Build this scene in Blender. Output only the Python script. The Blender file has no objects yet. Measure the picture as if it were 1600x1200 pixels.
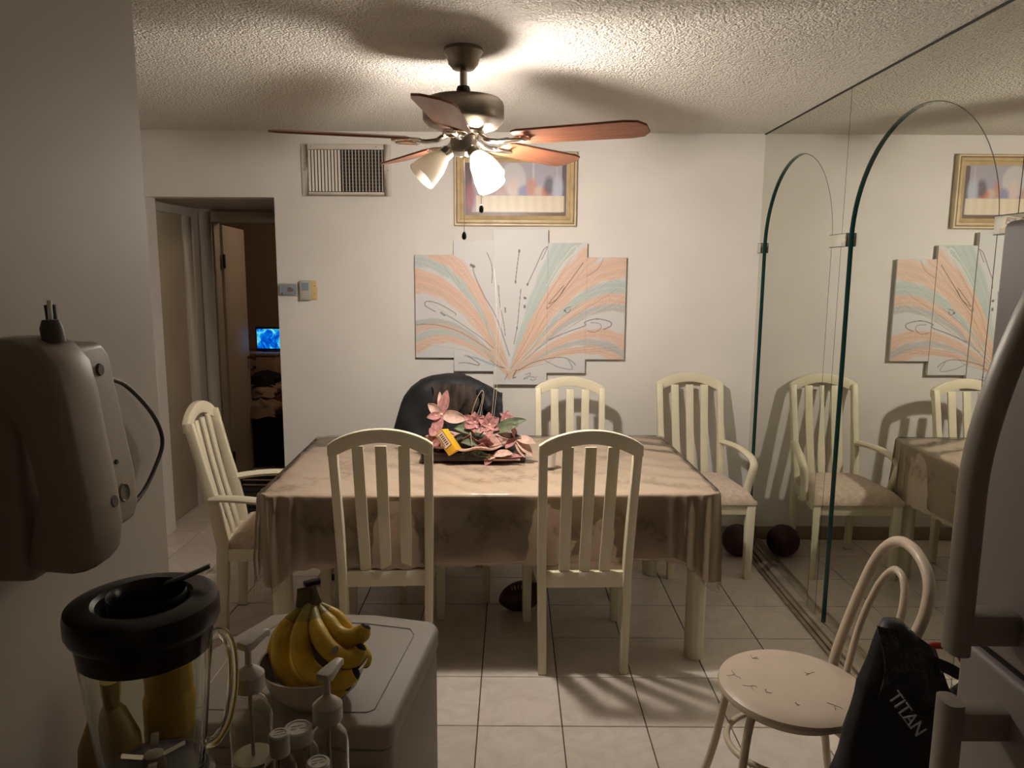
import bpy, bmesh, math, random
import numpy as np
from mathutils import Vector, Matrix

random.seed(7)
rng = np.random.default_rng(11)
SC = bpy.context.scene
COL = SC.collection
PI = math.pi

# ------------------------------------------------------------------ camera
FPX, PITCH, ROLL, EYE = 1157.0, math.radians(8.6), math.radians(0.35), 1.656
R0 = Vector((1, 0, 0)); U0 = Vector((0, math.sin(PITCH), math.cos(PITCH))); F0 = Vector((0, math.cos(PITCH), -math.sin(PITCH)))
CR = R0 * math.cos(ROLL) + U0 * math.sin(ROLL)
CU = -R0 * math.sin(ROLL) + U0 * math.cos(ROLL)
cam_data = bpy.data.cameras.new('camera'); cam = bpy.data.objects.new('camera', cam_data); COL.objects.link(cam)
cam_data.sensor_width = 36.0; cam_data.lens = FPX * 36.0 / 1600.0; cam_data.clip_start = 0.02
cam.matrix_world = Matrix(((CR.x, CU.x, -F0.x, 0), (CR.y, CU.y, -F0.y, 0), (CR.z, CU.z, -F0.z, EYE), (0, 0, 0, 1)))
SC.camera = cam

# ------------------------------------------------------------------ world, exposure
w = bpy.data.worlds.new('night'); SC.world = w; w.use_nodes = True
w.node_tree.nodes['Background'].inputs[0].default_value = (0.01, 0.011, 0.014, 1)
w.node_tree.nodes['Background'].inputs[1].default_value = 1.0
vs = SC.view_settings
vs.view_transform = 'Standard'; vs.look = 'None'; vs.gamma = 1.0; vs.use_curve_mapping = False
vs.exposure = 0.0
try:
    SC.cycles.use_denoising = True
    SC.cycles.max_bounces = 10; SC.cycles.diffuse_bounces = 5; SC.cycles.transparent_max_bounces = 12
    SC.cycles.sample_clamp_indirect = 4.0
    SC.cycles.blur_glossy = 1.0
except Exception:
    pass
BULB = 1900.0        # emission strength of the lit bulb
GLOW = 315.0         # emission strength of its frosted shade

def P(u, v, y):
    a = (u - 800) / FPX; b = -(v - 600) / FPX
    d = CR * a + CU * b + F0
    return Vector((0, 0, EYE)) + d * (y / d.y)

# ------------------------------------------------------------------ materials
def srgb(r, g, b):
    def f(c):
        c = c / 255.0
        return c / 12.92 if c <= 0.04045 else ((c + 0.055) / 1.055) ** 2.4
    return (f(r), f(g), f(b))

def mat(name, col, rough=0.5, metal=0.0, spec=0.5, var=0.0, vscale=8.0, bump=0.0, bscale=60.0, bdist=0.002,
        trans=0.0, ior=1.45, coat=0.0, emit=None, estr=0.0, attr=None, stretch=None, col2=None, sheen=0.0, detail=4.0, alpha=1.0):
    m = bpy.data.materials.new(name); m.use_nodes = True
    nt = m.node_tree; b = nt.nodes['Principled BSDF']
    b.inputs['Base Color'].default_value = (*col, 1); b.inputs['Roughness'].default_value = rough
    b.inputs['Metallic'].default_value = metal; b.inputs['Specular IOR Level'].default_value = spec
    b.inputs['IOR'].default_value = ior
    b.inputs['Transmission Weight'].default_value = trans; b.inputs['Coat Weight'].default_value = coat
    b.inputs['Sheen Weight'].default_value = sheen
    b.inputs['Alpha'].default_value = alpha
    if emit:
        b.inputs['Emission Color'].default_value = (*emit, 1); b.inputs['Emission Strength'].default_value = estr
    tc = nt.nodes.new('ShaderNodeTexCoord')
    src = tc.outputs['Object']
    if stretch:
        mp = nt.nodes.new('ShaderNodeMapping'); mp.inputs['Scale'].default_value = stretch
        nt.links.new(src, mp.inputs['Vector']); src = mp.outputs['Vector']
    if attr:
        a = nt.nodes.new('ShaderNodeAttribute'); a.attribute_name = attr
        nt.links.new(a.outputs['Color'], b.inputs['Base Color'])
    elif var > 0 or col2:
        n = nt.nodes.new('ShaderNodeTexNoise'); n.inputs['Scale'].default_value = vscale; n.inputs['Detail'].default_value = detail
        nt.links.new(src, n.inputs['Vector'])
        r = nt.nodes.new('ShaderNodeValToRGB')
        c2 = col2 if col2 else tuple(c * (1 - var) for c in col)
        c1 = col if col2 else tuple(min(1, c * (1 + var * 0.6)) for c in col)
        r.color_ramp.elements[0].position = 0.32; r.color_ramp.elements[0].color = (*c2, 1)
        r.color_ramp.elements[1].position = 0.68; r.color_ramp.elements[1].color = (*c1, 1)
        nt.links.new(n.outputs['Fac'], r.inputs['Fac']); nt.links.new(r.outputs['Color'], b.inputs['Base Color'])
    if bump > 0:
        n2 = nt.nodes.new('ShaderNodeTexNoise'); n2.inputs['Scale'].default_value = bscale; n2.inputs['Detail'].default_value = 3.0
        nt.links.new(src, n2.inputs['Vector'])
        bp = nt.nodes.new('ShaderNodeBump'); bp.inputs['Strength'].default_value = bump; bp.inputs['Distance'].default_value = bdist
        nt.links.new(n2.outputs['Fac'], bp.inputs['Height']); nt.links.new(bp.outputs['Normal'], b.inputs['Normal'])
    return m

M = {}
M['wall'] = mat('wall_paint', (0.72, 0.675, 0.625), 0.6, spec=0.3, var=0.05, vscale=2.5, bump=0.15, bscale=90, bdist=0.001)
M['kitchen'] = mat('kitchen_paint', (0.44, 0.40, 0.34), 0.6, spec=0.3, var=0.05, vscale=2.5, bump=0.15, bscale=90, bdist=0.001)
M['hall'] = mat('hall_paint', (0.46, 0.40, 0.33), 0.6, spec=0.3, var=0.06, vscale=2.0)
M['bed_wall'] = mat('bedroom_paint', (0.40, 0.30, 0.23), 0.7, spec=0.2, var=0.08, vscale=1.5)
M['trimp'] = mat('trim_paint', (0.50, 0.45, 0.38), 0.45, spec=0.4, var=0.05, vscale=4)
M['doorp'] = mat('door_paint', (0.42, 0.34, 0.24), 0.5, spec=0.35, var=0.12, vscale=2.2)
M['base'] = mat('baseboard_brown', (0.30, 0.22, 0.16), 0.5, var=0.1, vscale=6)
M['grout'] = mat('grout', (0.06, 0.05, 0.042), 0.9)
M['cream'] = mat('cream_lacquer', (0.74, 0.67, 0.49), 0.38, spec=0.45, var=0.06, vscale=6)
M['seat'] = mat('seat_fabric', (0.58, 0.46, 0.355), 0.9, spec=0.1, var=0.16, vscale=45, bump=0.4, bscale=220, bdist=0.002, sheen=0.2)
M['nickel'] = mat('brushed_nickel', (0.36, 0.32, 0.27), 0.32, metal=1.0, var=0.08, vscale=20)
M['nickel_hi'] = mat('polished_nickel', (0.68, 0.63, 0.55), 0.2, metal=1.0)
M['black'] = mat('black_plastic', (0.012, 0.011, 0.012), 0.28, spec=0.5)
M['blackrub'] = mat('black_rubber', (0.015, 0.014, 0.013), 0.6)
M['white_plastic'] = mat('white_plastic', (0.52, 0.48, 0.41), 0.35, spec=0.5)
M['canvas_edge'] = mat('canvas_edge', (0.60, 0.57, 0.54), 0.8, spec=0.1)
M['paint'] = mat('acrylic_paint', (1, 1, 1), 0.45, spec=0.35, attr='Col', bump=0.15, bscale=160, bdist=0.001)
M['print'] = mat('glossy_print', (1, 1, 1), 0.35, spec=0.4, attr='Col')
M['gold'] = mat('gilt_wood', (0.52, 0.38, 0.20), 0.42, spec=0.5, var=0.18, vscale=14)
M['gold_dark'] = mat('gilt_wood_groove', (0.26, 0.17, 0.08), 0.5, var=0.15, vscale=14)
M['gold_pale'] = mat('gilt_wood_pale', (0.62, 0.50, 0.32), 0.42, var=0.12, vscale=14)
M['vent'] = mat('vent_enamel', (0.62, 0.55, 0.47), 0.45, var=0.05, vscale=9)
M['vent_dark'] = mat('vent_duct', (0.02, 0.017, 0.014), 0.8)
M['edge_glass'] = mat('glass_edge_green', (0.012, 0.045, 0.04), 0.15, spec=0.6)
M['arris'] = mat('glass_arris_gray', (0.07, 0.075, 0.065), 0.3, spec=0.5)
M['alu'] = mat('track_metal', (0.42, 0.35, 0.27), 0.4, metal=0.6, var=0.25, vscale=18)
M['fridge'] = mat('fridge_steel_paint', (0.34, 0.31, 0.29), 0.5, metal=0.0, spec=0.35, var=0.12, vscale=3.5)
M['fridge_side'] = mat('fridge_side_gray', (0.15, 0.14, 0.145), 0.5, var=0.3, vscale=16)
M['fridge_handle'] = mat('fridge_handle_gray', (0.36, 0.33, 0.28), 0.4, metal=0.2, var=0.06, vscale=9)
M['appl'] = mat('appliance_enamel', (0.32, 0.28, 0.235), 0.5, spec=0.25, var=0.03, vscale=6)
M['appl_panel'] = mat('appliance_panel', (0.30, 0.27, 0.21), 0.5, var=0.08, vscale=8)
M['bowl'] = mat('bowl_ceramic', (0.46, 0.42, 0.36), 0.25)
M['bowl_in'] = mat('bowl_inside', (0.06, 0.05, 0.06), 0.35)
M['banana'] = mat('banana_peel', (0.62, 0.40, 0.035), 0.45, spec=0.35, var=0.28, vscale=22, bump=0.2, bscale=40, bdist=0.002)
M['banana_neck'] = mat('banana_neck', (0.28, 0.22, 0.03), 0.5, var=0.3, vscale=30)
M['banana_crown'] = mat('banana_crown', (0.09, 0.07, 0.022), 0.7, var=0.4, vscale=40)
M['banana_tip'] = mat('banana_tip', (0.012, 0.009, 0.006), 0.7)
M['phone'] = mat('phone_plastic', (0.35, 0.31, 0.245), 0.42, var=0.05, vscale=12)
M['phone_dark'] = mat('phone_button', (0.10, 0.09, 0.075), 0.5)
M['clear'] = mat('clear_bottle', (0.92, 0.92, 0.88), 0.06, trans=1.0, ior=1.28)
M['jar'] = mat('blender_glass', (0.93, 0.95, 0.90), 0.03, trans=1.0, ior=1.3)
M['liquid'] = mat('bottle_gel', (0.62, 0.57, 0.43), 0.35, spec=0.4)
M['yellow'] = mat('yellow_plastic', (0.60, 0.36, 0.02), 0.4, var=0.08, vscale=9)
M['amber'] = mat('amber_plastic', (0.36, 0.24, 0.06), 0.4, var=0.15, vscale=9)
M['counter'] = mat('counter_laminate', (0.26, 0.24, 0.19), 0.4, var=0.15, vscale=30)
M['coat'] = mat('coat_black', (0.013, 0.014, 0.015), 0.6, spec=0.35, bump=0.3, bscale=30, bdist=0.004)
M['bag'] = mat('bag_black', (0.008, 0.0085, 0.011), 0.5, spec=0.4, bump=0.35, bscale=16, bdist=0.006)
M['bag_gloss'] = mat('trash_bag', (0.006, 0.006, 0.007), 0.22, spec=0.5, bump=0.9, bscale=34, bdist=0.01)
M['bag_text'] = mat('bag_lettering', (0.42, 0.41, 0.40), 0.6)
M['red'] = mat('red_plastic', (0.50, 0.035, 0.025), 0.4)
M['bent'] = mat('bent_tube_cream', (0.56, 0.46, 0.34), 0.35, spec=0.5, var=0.05, vscale=9)
M['bent_seat'] = mat('vinyl_seat', (0.54, 0.44, 0.335), 0.38, spec=0.45, var=0.06, vscale=12)
M['crack'] = mat('seat_crack', (0.16, 0.11, 0.075), 0.8)
M['ball'] = mat('ball_leather', (0.032, 0.010, 0.007), 0.6, var=0.3, vscale=30, bump=0.5, bscale=240, bdist=0.001)
M['football'] = mat('football_leather', (0.05, 0.024, 0.016), 0.55, var=0.3, vscale=30, bump=0.4, bscale=240, bdist=0.001)
M['pinkpetal'] = mat('petal_dusty_pink', (0.45, 0.205, 0.19), 0.7, var=0.4, vscale=50)
M['palepetal'] = mat('petal_pale_peach', (0.60, 0.40, 0.32), 0.7, var=0.25, vscale=50)
M['leaf'] = mat('silk_leaf', (0.14, 0.16, 0.09), 0.6, var=0.4, vscale=40)
M['stem'] = mat('stem_dark', (0.05, 0.05, 0.03), 0.6)
M['spray'] = mat('dried_spray', (0.42, 0.33, 0.24), 0.6)
M['dish'] = mat('dish_pink_ceramic', (0.56, 0.31, 0.25), 0.3, var=0.25, vscale=18)
M['darkbox'] = mat('dark_box', (0.030, 0.014, 0.012), 0.35, var=0.2, vscale=10)
M['candy_y'] = mat('carton_yellow', (0.68, 0.36, 0.02), 0.4)
M['candy_w'] = mat('carton_white', (0.66, 0.56, 0.44), 0.45)
M['candy_r'] = mat('carton_dark_red', (0.16, 0.03, 0.02), 0.45)
M['cup'] = mat('cup_plastic', (0.72, 0.68, 0.62), 0.4)
M['tvbody'] = mat('tv_black', (0.01, 0.01, 0.012), 0.35)
M['dresser'] = mat('dresser_paint', (0.42, 0.30, 0.20), 0.5, var=0.06, vscale=6)
M['silver'] = mat('thermostat_gray', (0.28, 0.33, 0.38), 0.25, metal=0.2)
M['ivory'] = mat('ivory_plate', (0.62, 0.46, 0.22), 0.5)
M['greybox'] = mat('clear_cover_gray', (0.45, 0.43, 0.36), 0.25)
M['cord'] = mat('cord_dark', (0.06, 0.05, 0.04), 0.5)
M['cord_w'] = mat('cord_white', (0.55, 0.51, 0.44), 0.5)
M['plaid'] = mat('coat_lining', (0.045, 0.030, 0.022), 0.8, var=0.8, vscale=34, stretch=(1, 1, 0.25))
M['cl_white'] = mat('shirt_white', (0.36, 0.27, 0.22), 0.9, var=0.25, vscale=14)
M['cl_dark'] = mat('cloth_dark', (0.012, 0.011, 0.014), 0.9)
M['cl_red'] = mat('cloth_red', (0.10, 0.02, 0.025), 0.9)
M['cl_navy'] = mat('cloth_navy', (0.010, 0.013, 0.018), 0.9, var=0.4, vscale=12)
M['cl_beige'] = mat('cloth_beige', (0.30, 0.22, 0.16), 0.9, var=0.25, vscale=14)
M['knob'] = mat('brass_knob', (0.20, 0.13, 0.06), 0.3, metal=1.0)
M['table_lac'] = M['cream']

def popcorn():
    m = bpy.data.materials.new('popcorn_ceiling'); m.use_nodes = True
    nt = m.node_tree; b = nt.nodes['Principled BSDF']
    b.inputs['Roughness'].default_value = 0.9; b.inputs['Specular IOR Level'].default_value = 0.1
    b.inputs['Base Color'].default_value = (0.86, 0.80, 0.72, 1)
    tc = nt.nodes.new('ShaderNodeTexCoord')
    n = nt.nodes.new('ShaderNodeTexNoise'); n.inputs['Scale'].default_value = 62; n.inputs['Detail'].default_value = 3.0; n.inputs['Roughness'].default_value = 0.65
    nt.links.new(tc.outputs['Object'], n.inputs['Vector'])
    n3 = nt.nodes.new('ShaderNodeTexVoronoi'); n3.inputs['Scale'].default_value = 105; n3.inputs['Randomness'].default_value = 1.0
    nt.links.new(tc.outputs['Object'], n3.inputs['Vector'])
    mxn = nt.nodes.new('ShaderNodeMath'); mxn.operation = 'MULTIPLY_ADD'; mxn.inputs[1].default_value = -0.42
    nt.links.new(n3.outputs['Distance'], mxn.inputs[0]); nt.links.new(n.outputs['Fac'], mxn.inputs[2])
    bp = nt.nodes.new('ShaderNodeBump'); bp.inputs['Strength'].default_value = 1.0; bp.inputs['Distance'].default_value = 0.030
    nt.links.new(mxn.outputs[0], bp.inputs['Height']); nt.links.new(bp.outputs['Normal'], b.inputs['Normal'])
    return m
M['popcorn'] = popcorn()

def tile_mat():
    m = bpy.data.materials.new('ceramic_tile'); m.use_nodes = True
    nt = m.node_tree; b = nt.nodes['Principled BSDF']
    b.inputs['Roughness'].default_value = 0.30; b.inputs['Specular IOR Level'].default_value = 0.45
    g = nt.nodes.new('ShaderNodeNewGeometry')
    n = nt.nodes.new('ShaderNodeTexNoise'); n.inputs['Scale'].default_value = 7.0; n.inputs['Detail'].default_value = 8.0
    n.inputs['Roughness'].default_value = 0.65; n.inputs['Distortion'].default_value = 1.6
    nt.links.new(g.outputs['Position'], n.inputs['Vector'])
    r = nt.nodes.new('ShaderNodeValToRGB')
    r.color_ramp.elements[0].position = 0.35; r.color_ramp.elements[0].color = (0.53, 0.45, 0.385, 1)
    r.color_ramp.elements[1].position = 0.62; r.color_ramp.elements[1].color = (0.62, 0.545, 0.475, 1)
    nt.links.new(n.outputs['Fac'], r.inputs['Fac'])
    oi = nt.nodes.new('ShaderNodeObjectInfo')
    mr = nt.nodes.new('ShaderNodeMapRange'); mr.inputs['To Min'].default_value = 0.93; mr.inputs['To Max'].default_value = 1.04
    nt.links.new(oi.outputs['Random'], mr.inputs['Value'])
    mx = nt.nodes.new('ShaderNodeVectorMath'); mx.operation = 'SCALE'
    nt.links.new(r.outputs['Color'], mx.inputs[0]); nt.links.new(mr.outputs['Result'], mx.inputs['Scale'])
    nt.links.new(mx.outputs['Vector'], b.inputs['Base Color'])
    return m
M['tile'] = tile_mat()

def mirror_mat(name, col):
    m = bpy.data.materials.new(name); m.use_nodes = True
    nt = m.node_tree
    for n in list(nt.nodes): nt.nodes.remove(n)
    o = nt.nodes.new('ShaderNodeOutputMaterial'); g = nt.nodes.new('ShaderNodeBsdfGlossy')
    g.inputs['Roughness'].default_value = 0.0; g.inputs['Color'].default_value = (*col, 1)
    nt.links.new(g.outputs[0], o.inputs[0]); return m
M['mirror'] = mirror_mat('mirror_silver', (0.74, 0.75, 0.69))
M['mirror_f'] = mirror_mat('mirror_silver_front', (0.77, 0.78, 0.72))

def shade_mat():
    m = bpy.data.materials.new('frosted_shade'); m.use_nodes = True
    nt = m.node_tree
    for n in list(nt.nodes): nt.nodes.remove(n)
    o = nt.nodes.new('ShaderNodeOutputMaterial')
    tr = nt.nodes.new('ShaderNodeBsdfTransparent'); tr.inputs[0].default_value = (1, 0.95, 0.88, 1)
    tl = nt.nodes.new('ShaderNodeBsdfTranslucent'); tl.inputs[0].default_value = (0.95, 0.92, 0.86, 1)
    df = nt.nodes.new('ShaderNodeBsdfDiffuse'); df.inputs[0].default_value = (0.85, 0.82, 0.76, 1)
    m1 = nt.nodes.new('ShaderNodeMixShader'); m1.inputs[0].default_value = 0.22
    m2 = nt.nodes.new('ShaderNodeMixShader'); m2.inputs[0].default_value = 0.93
    nt.links.new(tl.outputs[0], m1.inputs[1]); nt.links.new(df.outputs[0], m1.inputs[2])
    nt.links.new(tr.outputs[0], m2.inputs[1]); nt.links.new(m1.outputs[0], m2.inputs[2])
    nt.links.new(m2.outputs[0], o.inputs[0]); return m
M['shade'] = shade_mat()
def lit_shade_mat():
    m = bpy.data.materials.new('frosted_shade_lit'); m.use_nodes = True
    nt = m.node_tree
    for n in list(nt.nodes): nt.nodes.remove(n)
    o = nt.nodes.new('ShaderNodeOutputMaterial')
    tr = nt.nodes.new('ShaderNodeBsdfTransparent'); tr.inputs[0].default_value = (1, 0.96, 0.90, 1)
    df = nt.nodes.new('ShaderNodeEmission'); df.inputs[0].default_value = (1.0, 0.925, 0.84, 1); df.inputs[1].default_value = GLOW
    m2 = nt.nodes.new('ShaderNodeMixShader'); m2.inputs[0].default_value = 0.85
    nt.links.new(tr.outputs[0], m2.inputs[1]); nt.links.new(df.outputs[0], m2.inputs[2]); nt.links.new(m2.outputs[0], o.inputs[0]); return m
M['shade_lit'] = lit_shade_mat()
M['bulb_off'] = mat('bulb_frosted', (0.80, 0.77, 0.70), 0.4)

def bulb_mat():
    m = bpy.data.materials.new('bulb_glow'); m.use_nodes = True
    nt = m.node_tree
    for n in list(nt.nodes): nt.nodes.remove(n)
    o = nt.nodes.new('ShaderNodeOutputMaterial'); e = nt.nodes.new('ShaderNodeEmission')
    e.inputs[0].default_value = (1.0, 0.925, 0.84, 1); e.inputs[1].default_value = BULB
    nt.links.new(e.outputs[0], o.inputs[0]); return m
M['bulb'] = bulb_mat()
M['bulb_dim'] = mat('bulb_glow_dim', (0.8, 0.77, 0.7), 0.4, emit=(1.0, 0.92, 0.82), estr=55.0)

def vinyl_mat():
    m = bpy.data.materials.new('clear_vinyl'); m.use_nodes = True
    nt = m.node_tree
    for n in list(nt.nodes): nt.nodes.remove(n)
    o = nt.nodes.new('ShaderNodeOutputMaterial')
    tr = nt.nodes.new('ShaderNodeBsdfTransparent'); tr.inputs[0].default_value = (0.97, 0.96, 0.93, 1)
    gl = nt.nodes.new('ShaderNodeBsdfGlossy'); gl.inputs['Roughness'].default_value = 0.16
    lw = nt.nodes.new('ShaderNodeFresnel'); lw.inputs[0].default_value = 1.42
    tc = nt.nodes.new('ShaderNodeTexCoord'); nz = nt.nodes.new('ShaderNodeTexNoise'); nz.inputs['Scale'].default_value = 16; nz.inputs['Detail'].default_value = 4
    bp = nt.nodes.new('ShaderNodeBump'); bp.inputs['Strength'].default_value = 0.55; bp.inputs['Distance'].default_value = 0.012
    nt.links.new(tc.outputs['Object'], nz.inputs['Vector']); nt.links.new(nz.outputs['Fac'], bp.inputs['Height'])
    nt.links.new(bp.outputs['Normal'], gl.inputs['Normal'])
    mx = nt.nodes.new('ShaderNodeMixShader')
    nt.links.new(lw.outputs[0], mx.inputs[0]); nt.links.new(tr.outputs[0], mx.inputs[1]); nt.links.new(gl.outputs[0], mx.inputs[2])
    nt.links.new(mx.outputs[0], o.inputs[0]); return m
M['vinyl'] = vinyl_mat()

def wood_mat():
    m = bpy.data.materials.new('rosewood_blade'); m.use_nodes = True
    nt = m.node_tree; b = nt.nodes['Principled BSDF']; b.inputs['Roughness'].default_value = 0.4
    tc = nt.nodes.new('ShaderNodeTexCoord'); mp = nt.nodes.new('ShaderNodeMapping'); mp.inputs['Scale'].default_value = (3, 40, 40)
    n = nt.nodes.new('ShaderNodeTexNoise'); n.inputs['Scale'].default_value = 2.0; n.inputs['Detail'].default_value = 5
    nt.links.new(tc.outputs['Object'], mp.inputs['Vector']); nt.links.new(mp.outputs['Vector'], n.inputs['Vector'])
    r = nt.nodes.new('ShaderNodeValToRGB')
    r.color_ramp.elements[0].position = 0.3; r.color_ramp.elements[0].color = (0.17, 0.055, 0.025, 1)
    r.color_ramp.elements[1].position = 0.7; r.color_ramp.elements[1].color = (0.30, 0.105, 0.05, 1)
    nt.links.new(n.outputs['Fac'], r.inputs['Fac']); nt.links.new(r.outputs['Color'], b.inputs['Base Color'])
    return m
M['blade'] = wood_mat()

def screen_mat():
    m = bpy.data.materials.new('tv_screen'); m.use_nodes = True
    nt = m.node_tree
    for n in list(nt.nodes): nt.nodes.remove(n)
    o = nt.nodes.new('ShaderNodeOutputMaterial'); e = nt.nodes.new('ShaderNodeEmission')
    tc = nt.nodes.new('ShaderNodeTexCoord'); nz = nt.nodes.new('ShaderNodeTexNoise'); nz.inputs['Scale'].default_value = 9; nz.inputs['Detail'].default_value = 3; nz.inputs['Distortion'].default_value = 1.5
    r = nt.nodes.new('ShaderNodeValToRGB')
    els = r.color_ramp.elements
    els[0].position = 0.36; els[0].color = (0.0, 0.03, 0.40, 1)
    els[1].position = 0.66; els[1].color = (0.35, 0.85, 0.95, 1)
    k = els.new(0.48); k.color = (0.0, 0.16, 0.75, 1)
    k = els.new(0.54); k.color = (0.03, 0.50, 0.80, 1)
    nt.links.new(tc.outputs['Object'], nz.inputs['Vector']); nt.links.new(nz.outputs['Fac'], r.inputs['Fac'])
    nt.links.new(r.outputs['Color'], e.inputs[0]); e.inputs[1].default_value = 1.0
    nt.links.new(e.outputs[0], o.inputs[0]); return m
M['screen'] = screen_mat()

# ------------------------------------------------------------------ helpers
ORG = {}
def link(o, parent=None):
    COL.objects.link(o)
    if parent is not None: o.parent = parent
    return o
def tag(o, label=None, cat=None, group=None, kind=None):
    if label: o['label'] = label
    if cat: o['category'] = cat
    if group: o['group'] = group
    if kind: o['kind'] = kind
    return o
def thing(name, label, cat, loc=(0, 0, 0), rotz=0.0, group=None):
    o = bpy.data.objects.new(name, None); link(o); o.empty_display_size = 0.05
    o.location = loc; o.rotation_euler = (0, 0, rotz)
    ORG[o.name] = Vector(loc)
    return tag(o, label, cat, group)

class MB:
    def __init__(s): s.v = []; s.f = []; s.mi = []; s.cm = 0
    def add(s, vs, fs):
        b = len(s.v); s.v += [tuple(v) for v in vs]; s.f += [tuple(b + i for i in f) for f in fs]; s.mi += [s.cm] * len(fs); return s
    def box(s, x0, x1, y0, y1, z0, z1):
        v = [(x0, y0, z0), (x1, y0, z0), (x1, y1, z0), (x0, y1, z0), (x0, y0, z1), (x1, y0, z1), (x1, y1, z1), (x0, y1, z1)]
        return s.add(v, [(0, 3, 2, 1), (4, 5, 6, 7), (0, 1, 5, 4), (1, 2, 6, 5), (2, 3, 7, 6), (3, 0, 4, 7)])
    def obox(s, c, ax, ay, az):
        c = Vector(c); ax = Vector(ax); ay = Vector(ay); az = Vector(az)
        v = []
        for k in (-1, 1):
            for (i, j) in ((-1, -1), (1, -1), (1, 1), (-1, 1)): v.append(c + ax * i + ay * j + az * k)
        return s.add(v, [(0, 3, 2, 1), (4, 5, 6, 7), (0, 1, 5, 4), (1, 2, 6, 5), (2, 3, 7, 6), (3, 0, 4, 7)])
    def loft(s, rings, cap=True, closed=True):
        n = len(rings[0]); vs = [p for r in rings for p in r]; fs = []
        for i in range(len(rings) - 1):
            for j in range(n if closed else n - 1):
                a = i * n + j; b = i * n + (j + 1) % n
                fs.append((a, b, b + n, a + n))
        if cap and closed:
            fs.append(tuple(reversed(range(n)))); fs.append(tuple((len(rings) - 1) * n + j for j in range(n)))
        return s.add(vs, fs)
    def tube(s, pts, rad, seg=8, cap=True, closed=False, sx=1.0, sy=1.0, up=None):
        pts = [Vector(p) for p in pts]; n = len(pts)
        rads = rad if isinstance(rad, (list, tuple)) else [rad] * n
        rings = []; prev = None
        for i, p in enumerate(pts):
            if closed: t = (pts[(i + 1) % n] - pts[i - 1])
            else: t = pts[min(i + 1, n - 1)] - pts[max(i - 1, 0)]
            t.normalize()
            if prev is None:
                u = Vector(up) if up else (Vector((0, 0, 1)) if abs(t.z) < 0.9 else Vector((1, 0, 0)))
            else: u = prev
            u = (u - t * u.dot(t)).normalized(); prev = u; w_ = t.cross(u)
            rings.append([p + (u * math.cos(2 * PI * k / seg) * sx + w_ * math.sin(2 * PI * k / seg) * sy) * rads[i] for k in range(seg)])
        if closed:
            rings.append(rings[0]); return s.loft(rings, cap=False)
        return s.loft(rings, cap=cap)
    def lathe(s, prof, c=(0, 0, 0), seg=24, axis=None):
        c = Vector(c)
        if axis is None: ux, uy, uz = Vector((1, 0, 0)), Vector((0, 1, 0)), Vector((0, 0, 1))
        else:
            uz = Vector(axis).normalized(); ux = uz.orthogonal().normalized(); uy = uz.cross(ux)
        rings = [[c + (ux * math.cos(2 * PI * k / seg) + uy * math.sin(2 * PI * k / seg)) * r + uz * z for k in range(seg)] for r, z in prof]
        return s.loft(rings, cap=False)
    def disc(s, c, r, seg=24, axis=None, sy=1.0):
        c = Vector(c); uz = Vector(axis or (0, 0, 1)).normalized(); ux = uz.orthogonal().normalized(); uy = uz.cross(ux)
        return s.add([c + ux * r * math.cos(2 * PI * k / seg) + uy * r * sy * math.sin(2 * PI * k / seg) for k in range(seg)], [tuple(range(seg))])
    def prism(s, poly, d, axis='y'):
        n = len(poly); vs = []
        for k in (0, 1):
            for (a, b) in poly:
                if axis == 'y': vs.append((a, d[k], b))
                elif axis == 'x': vs.append((d[k], a, b))
                else: vs.append((a, b, d[k]))
        fs = [tuple(range(n)), tuple(reversed(range(n, 2 * n)))]
        for i in range(n): fs.append((i, n + i, n + (i + 1) % n, (i + 1) % n))
        return s.add(vs, fs)
    def sphere(s, c, rx, ry=None, rz=None, seg=16, rings=10):
        ry = ry or rx; rz = rz or rx; c = Vector(c); vs = [c + Vector((0, 0, -rz))]; fs = []
        for i in range(1, rings):
            t = -PI / 2 + PI * i / rings
            for k in range(seg):
                a = 2 * PI * k / seg
                vs.append(c + Vector((rx * math.cos(t) * math.cos(a), ry * math.cos(t) * math.sin(a), rz * math.sin(t))))
        vs.append(c + Vector((0, 0, rz))); top = len(vs) - 1
        for k in range(seg): fs.append((0, 1 + (k + 1) % seg, 1 + k))
        for i in range(rings - 2):
            for k in range(seg):
                a = 1 + i * seg + k; b = 1 + i * seg + (k + 1) % seg
                fs.append((a, b, b + seg, a + seg))
        for k in range(seg): fs.append((top, 1 + (rings - 2) * seg + k, 1 + (rings - 2) * seg + (k + 1) % seg))
        return s.add(vs, fs)
    def grid(s, pts):
        h = len(pts); w_ = len(pts[0])
        return s.add([p for r in pts for p in r], [(i * w_ + j, i * w_ + j + 1, (i + 1) * w_ + j + 1, (i + 1) * w_ + j) for i in range(h - 1) for j in range(w_ - 1)])
    def mesh(s, name, mats, org, smooth=True, bevel=0.0, bseg=2, ang=35, solid=0.0, recalc=True):
        me = bpy.data.meshes.new(name)
        me.from_pydata([(v[0] - org[0], v[1] - org[1], v[2] - org[2]) for v in s.v], [], s.f)
        mats = mats if isinstance(mats, (list, tuple)) else [mats]
        for m in mats: me.materials.append(m)
        if len(mats) > 1: me.polygons.foreach_set('material_index', s.mi)
        bm = bmesh.new(); bm.from_mesh(me)
        bmesh.ops.remove_doubles(bm, verts=bm.verts, dist=1e-6)
        if recalc: bmesh.ops.recalc_face_normals(bm, faces=bm.faces)
        if bevel > 0:
            es = [e for e in bm.edges if len(e.link_faces) == 2 and e.calc_face_angle(0) > math.radians(30)]
            bmesh.ops.bevel(bm, geom=es, offset=bevel, segments=bseg, affect='EDGES', profile=0.5, clamp_overlap=True)
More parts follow.
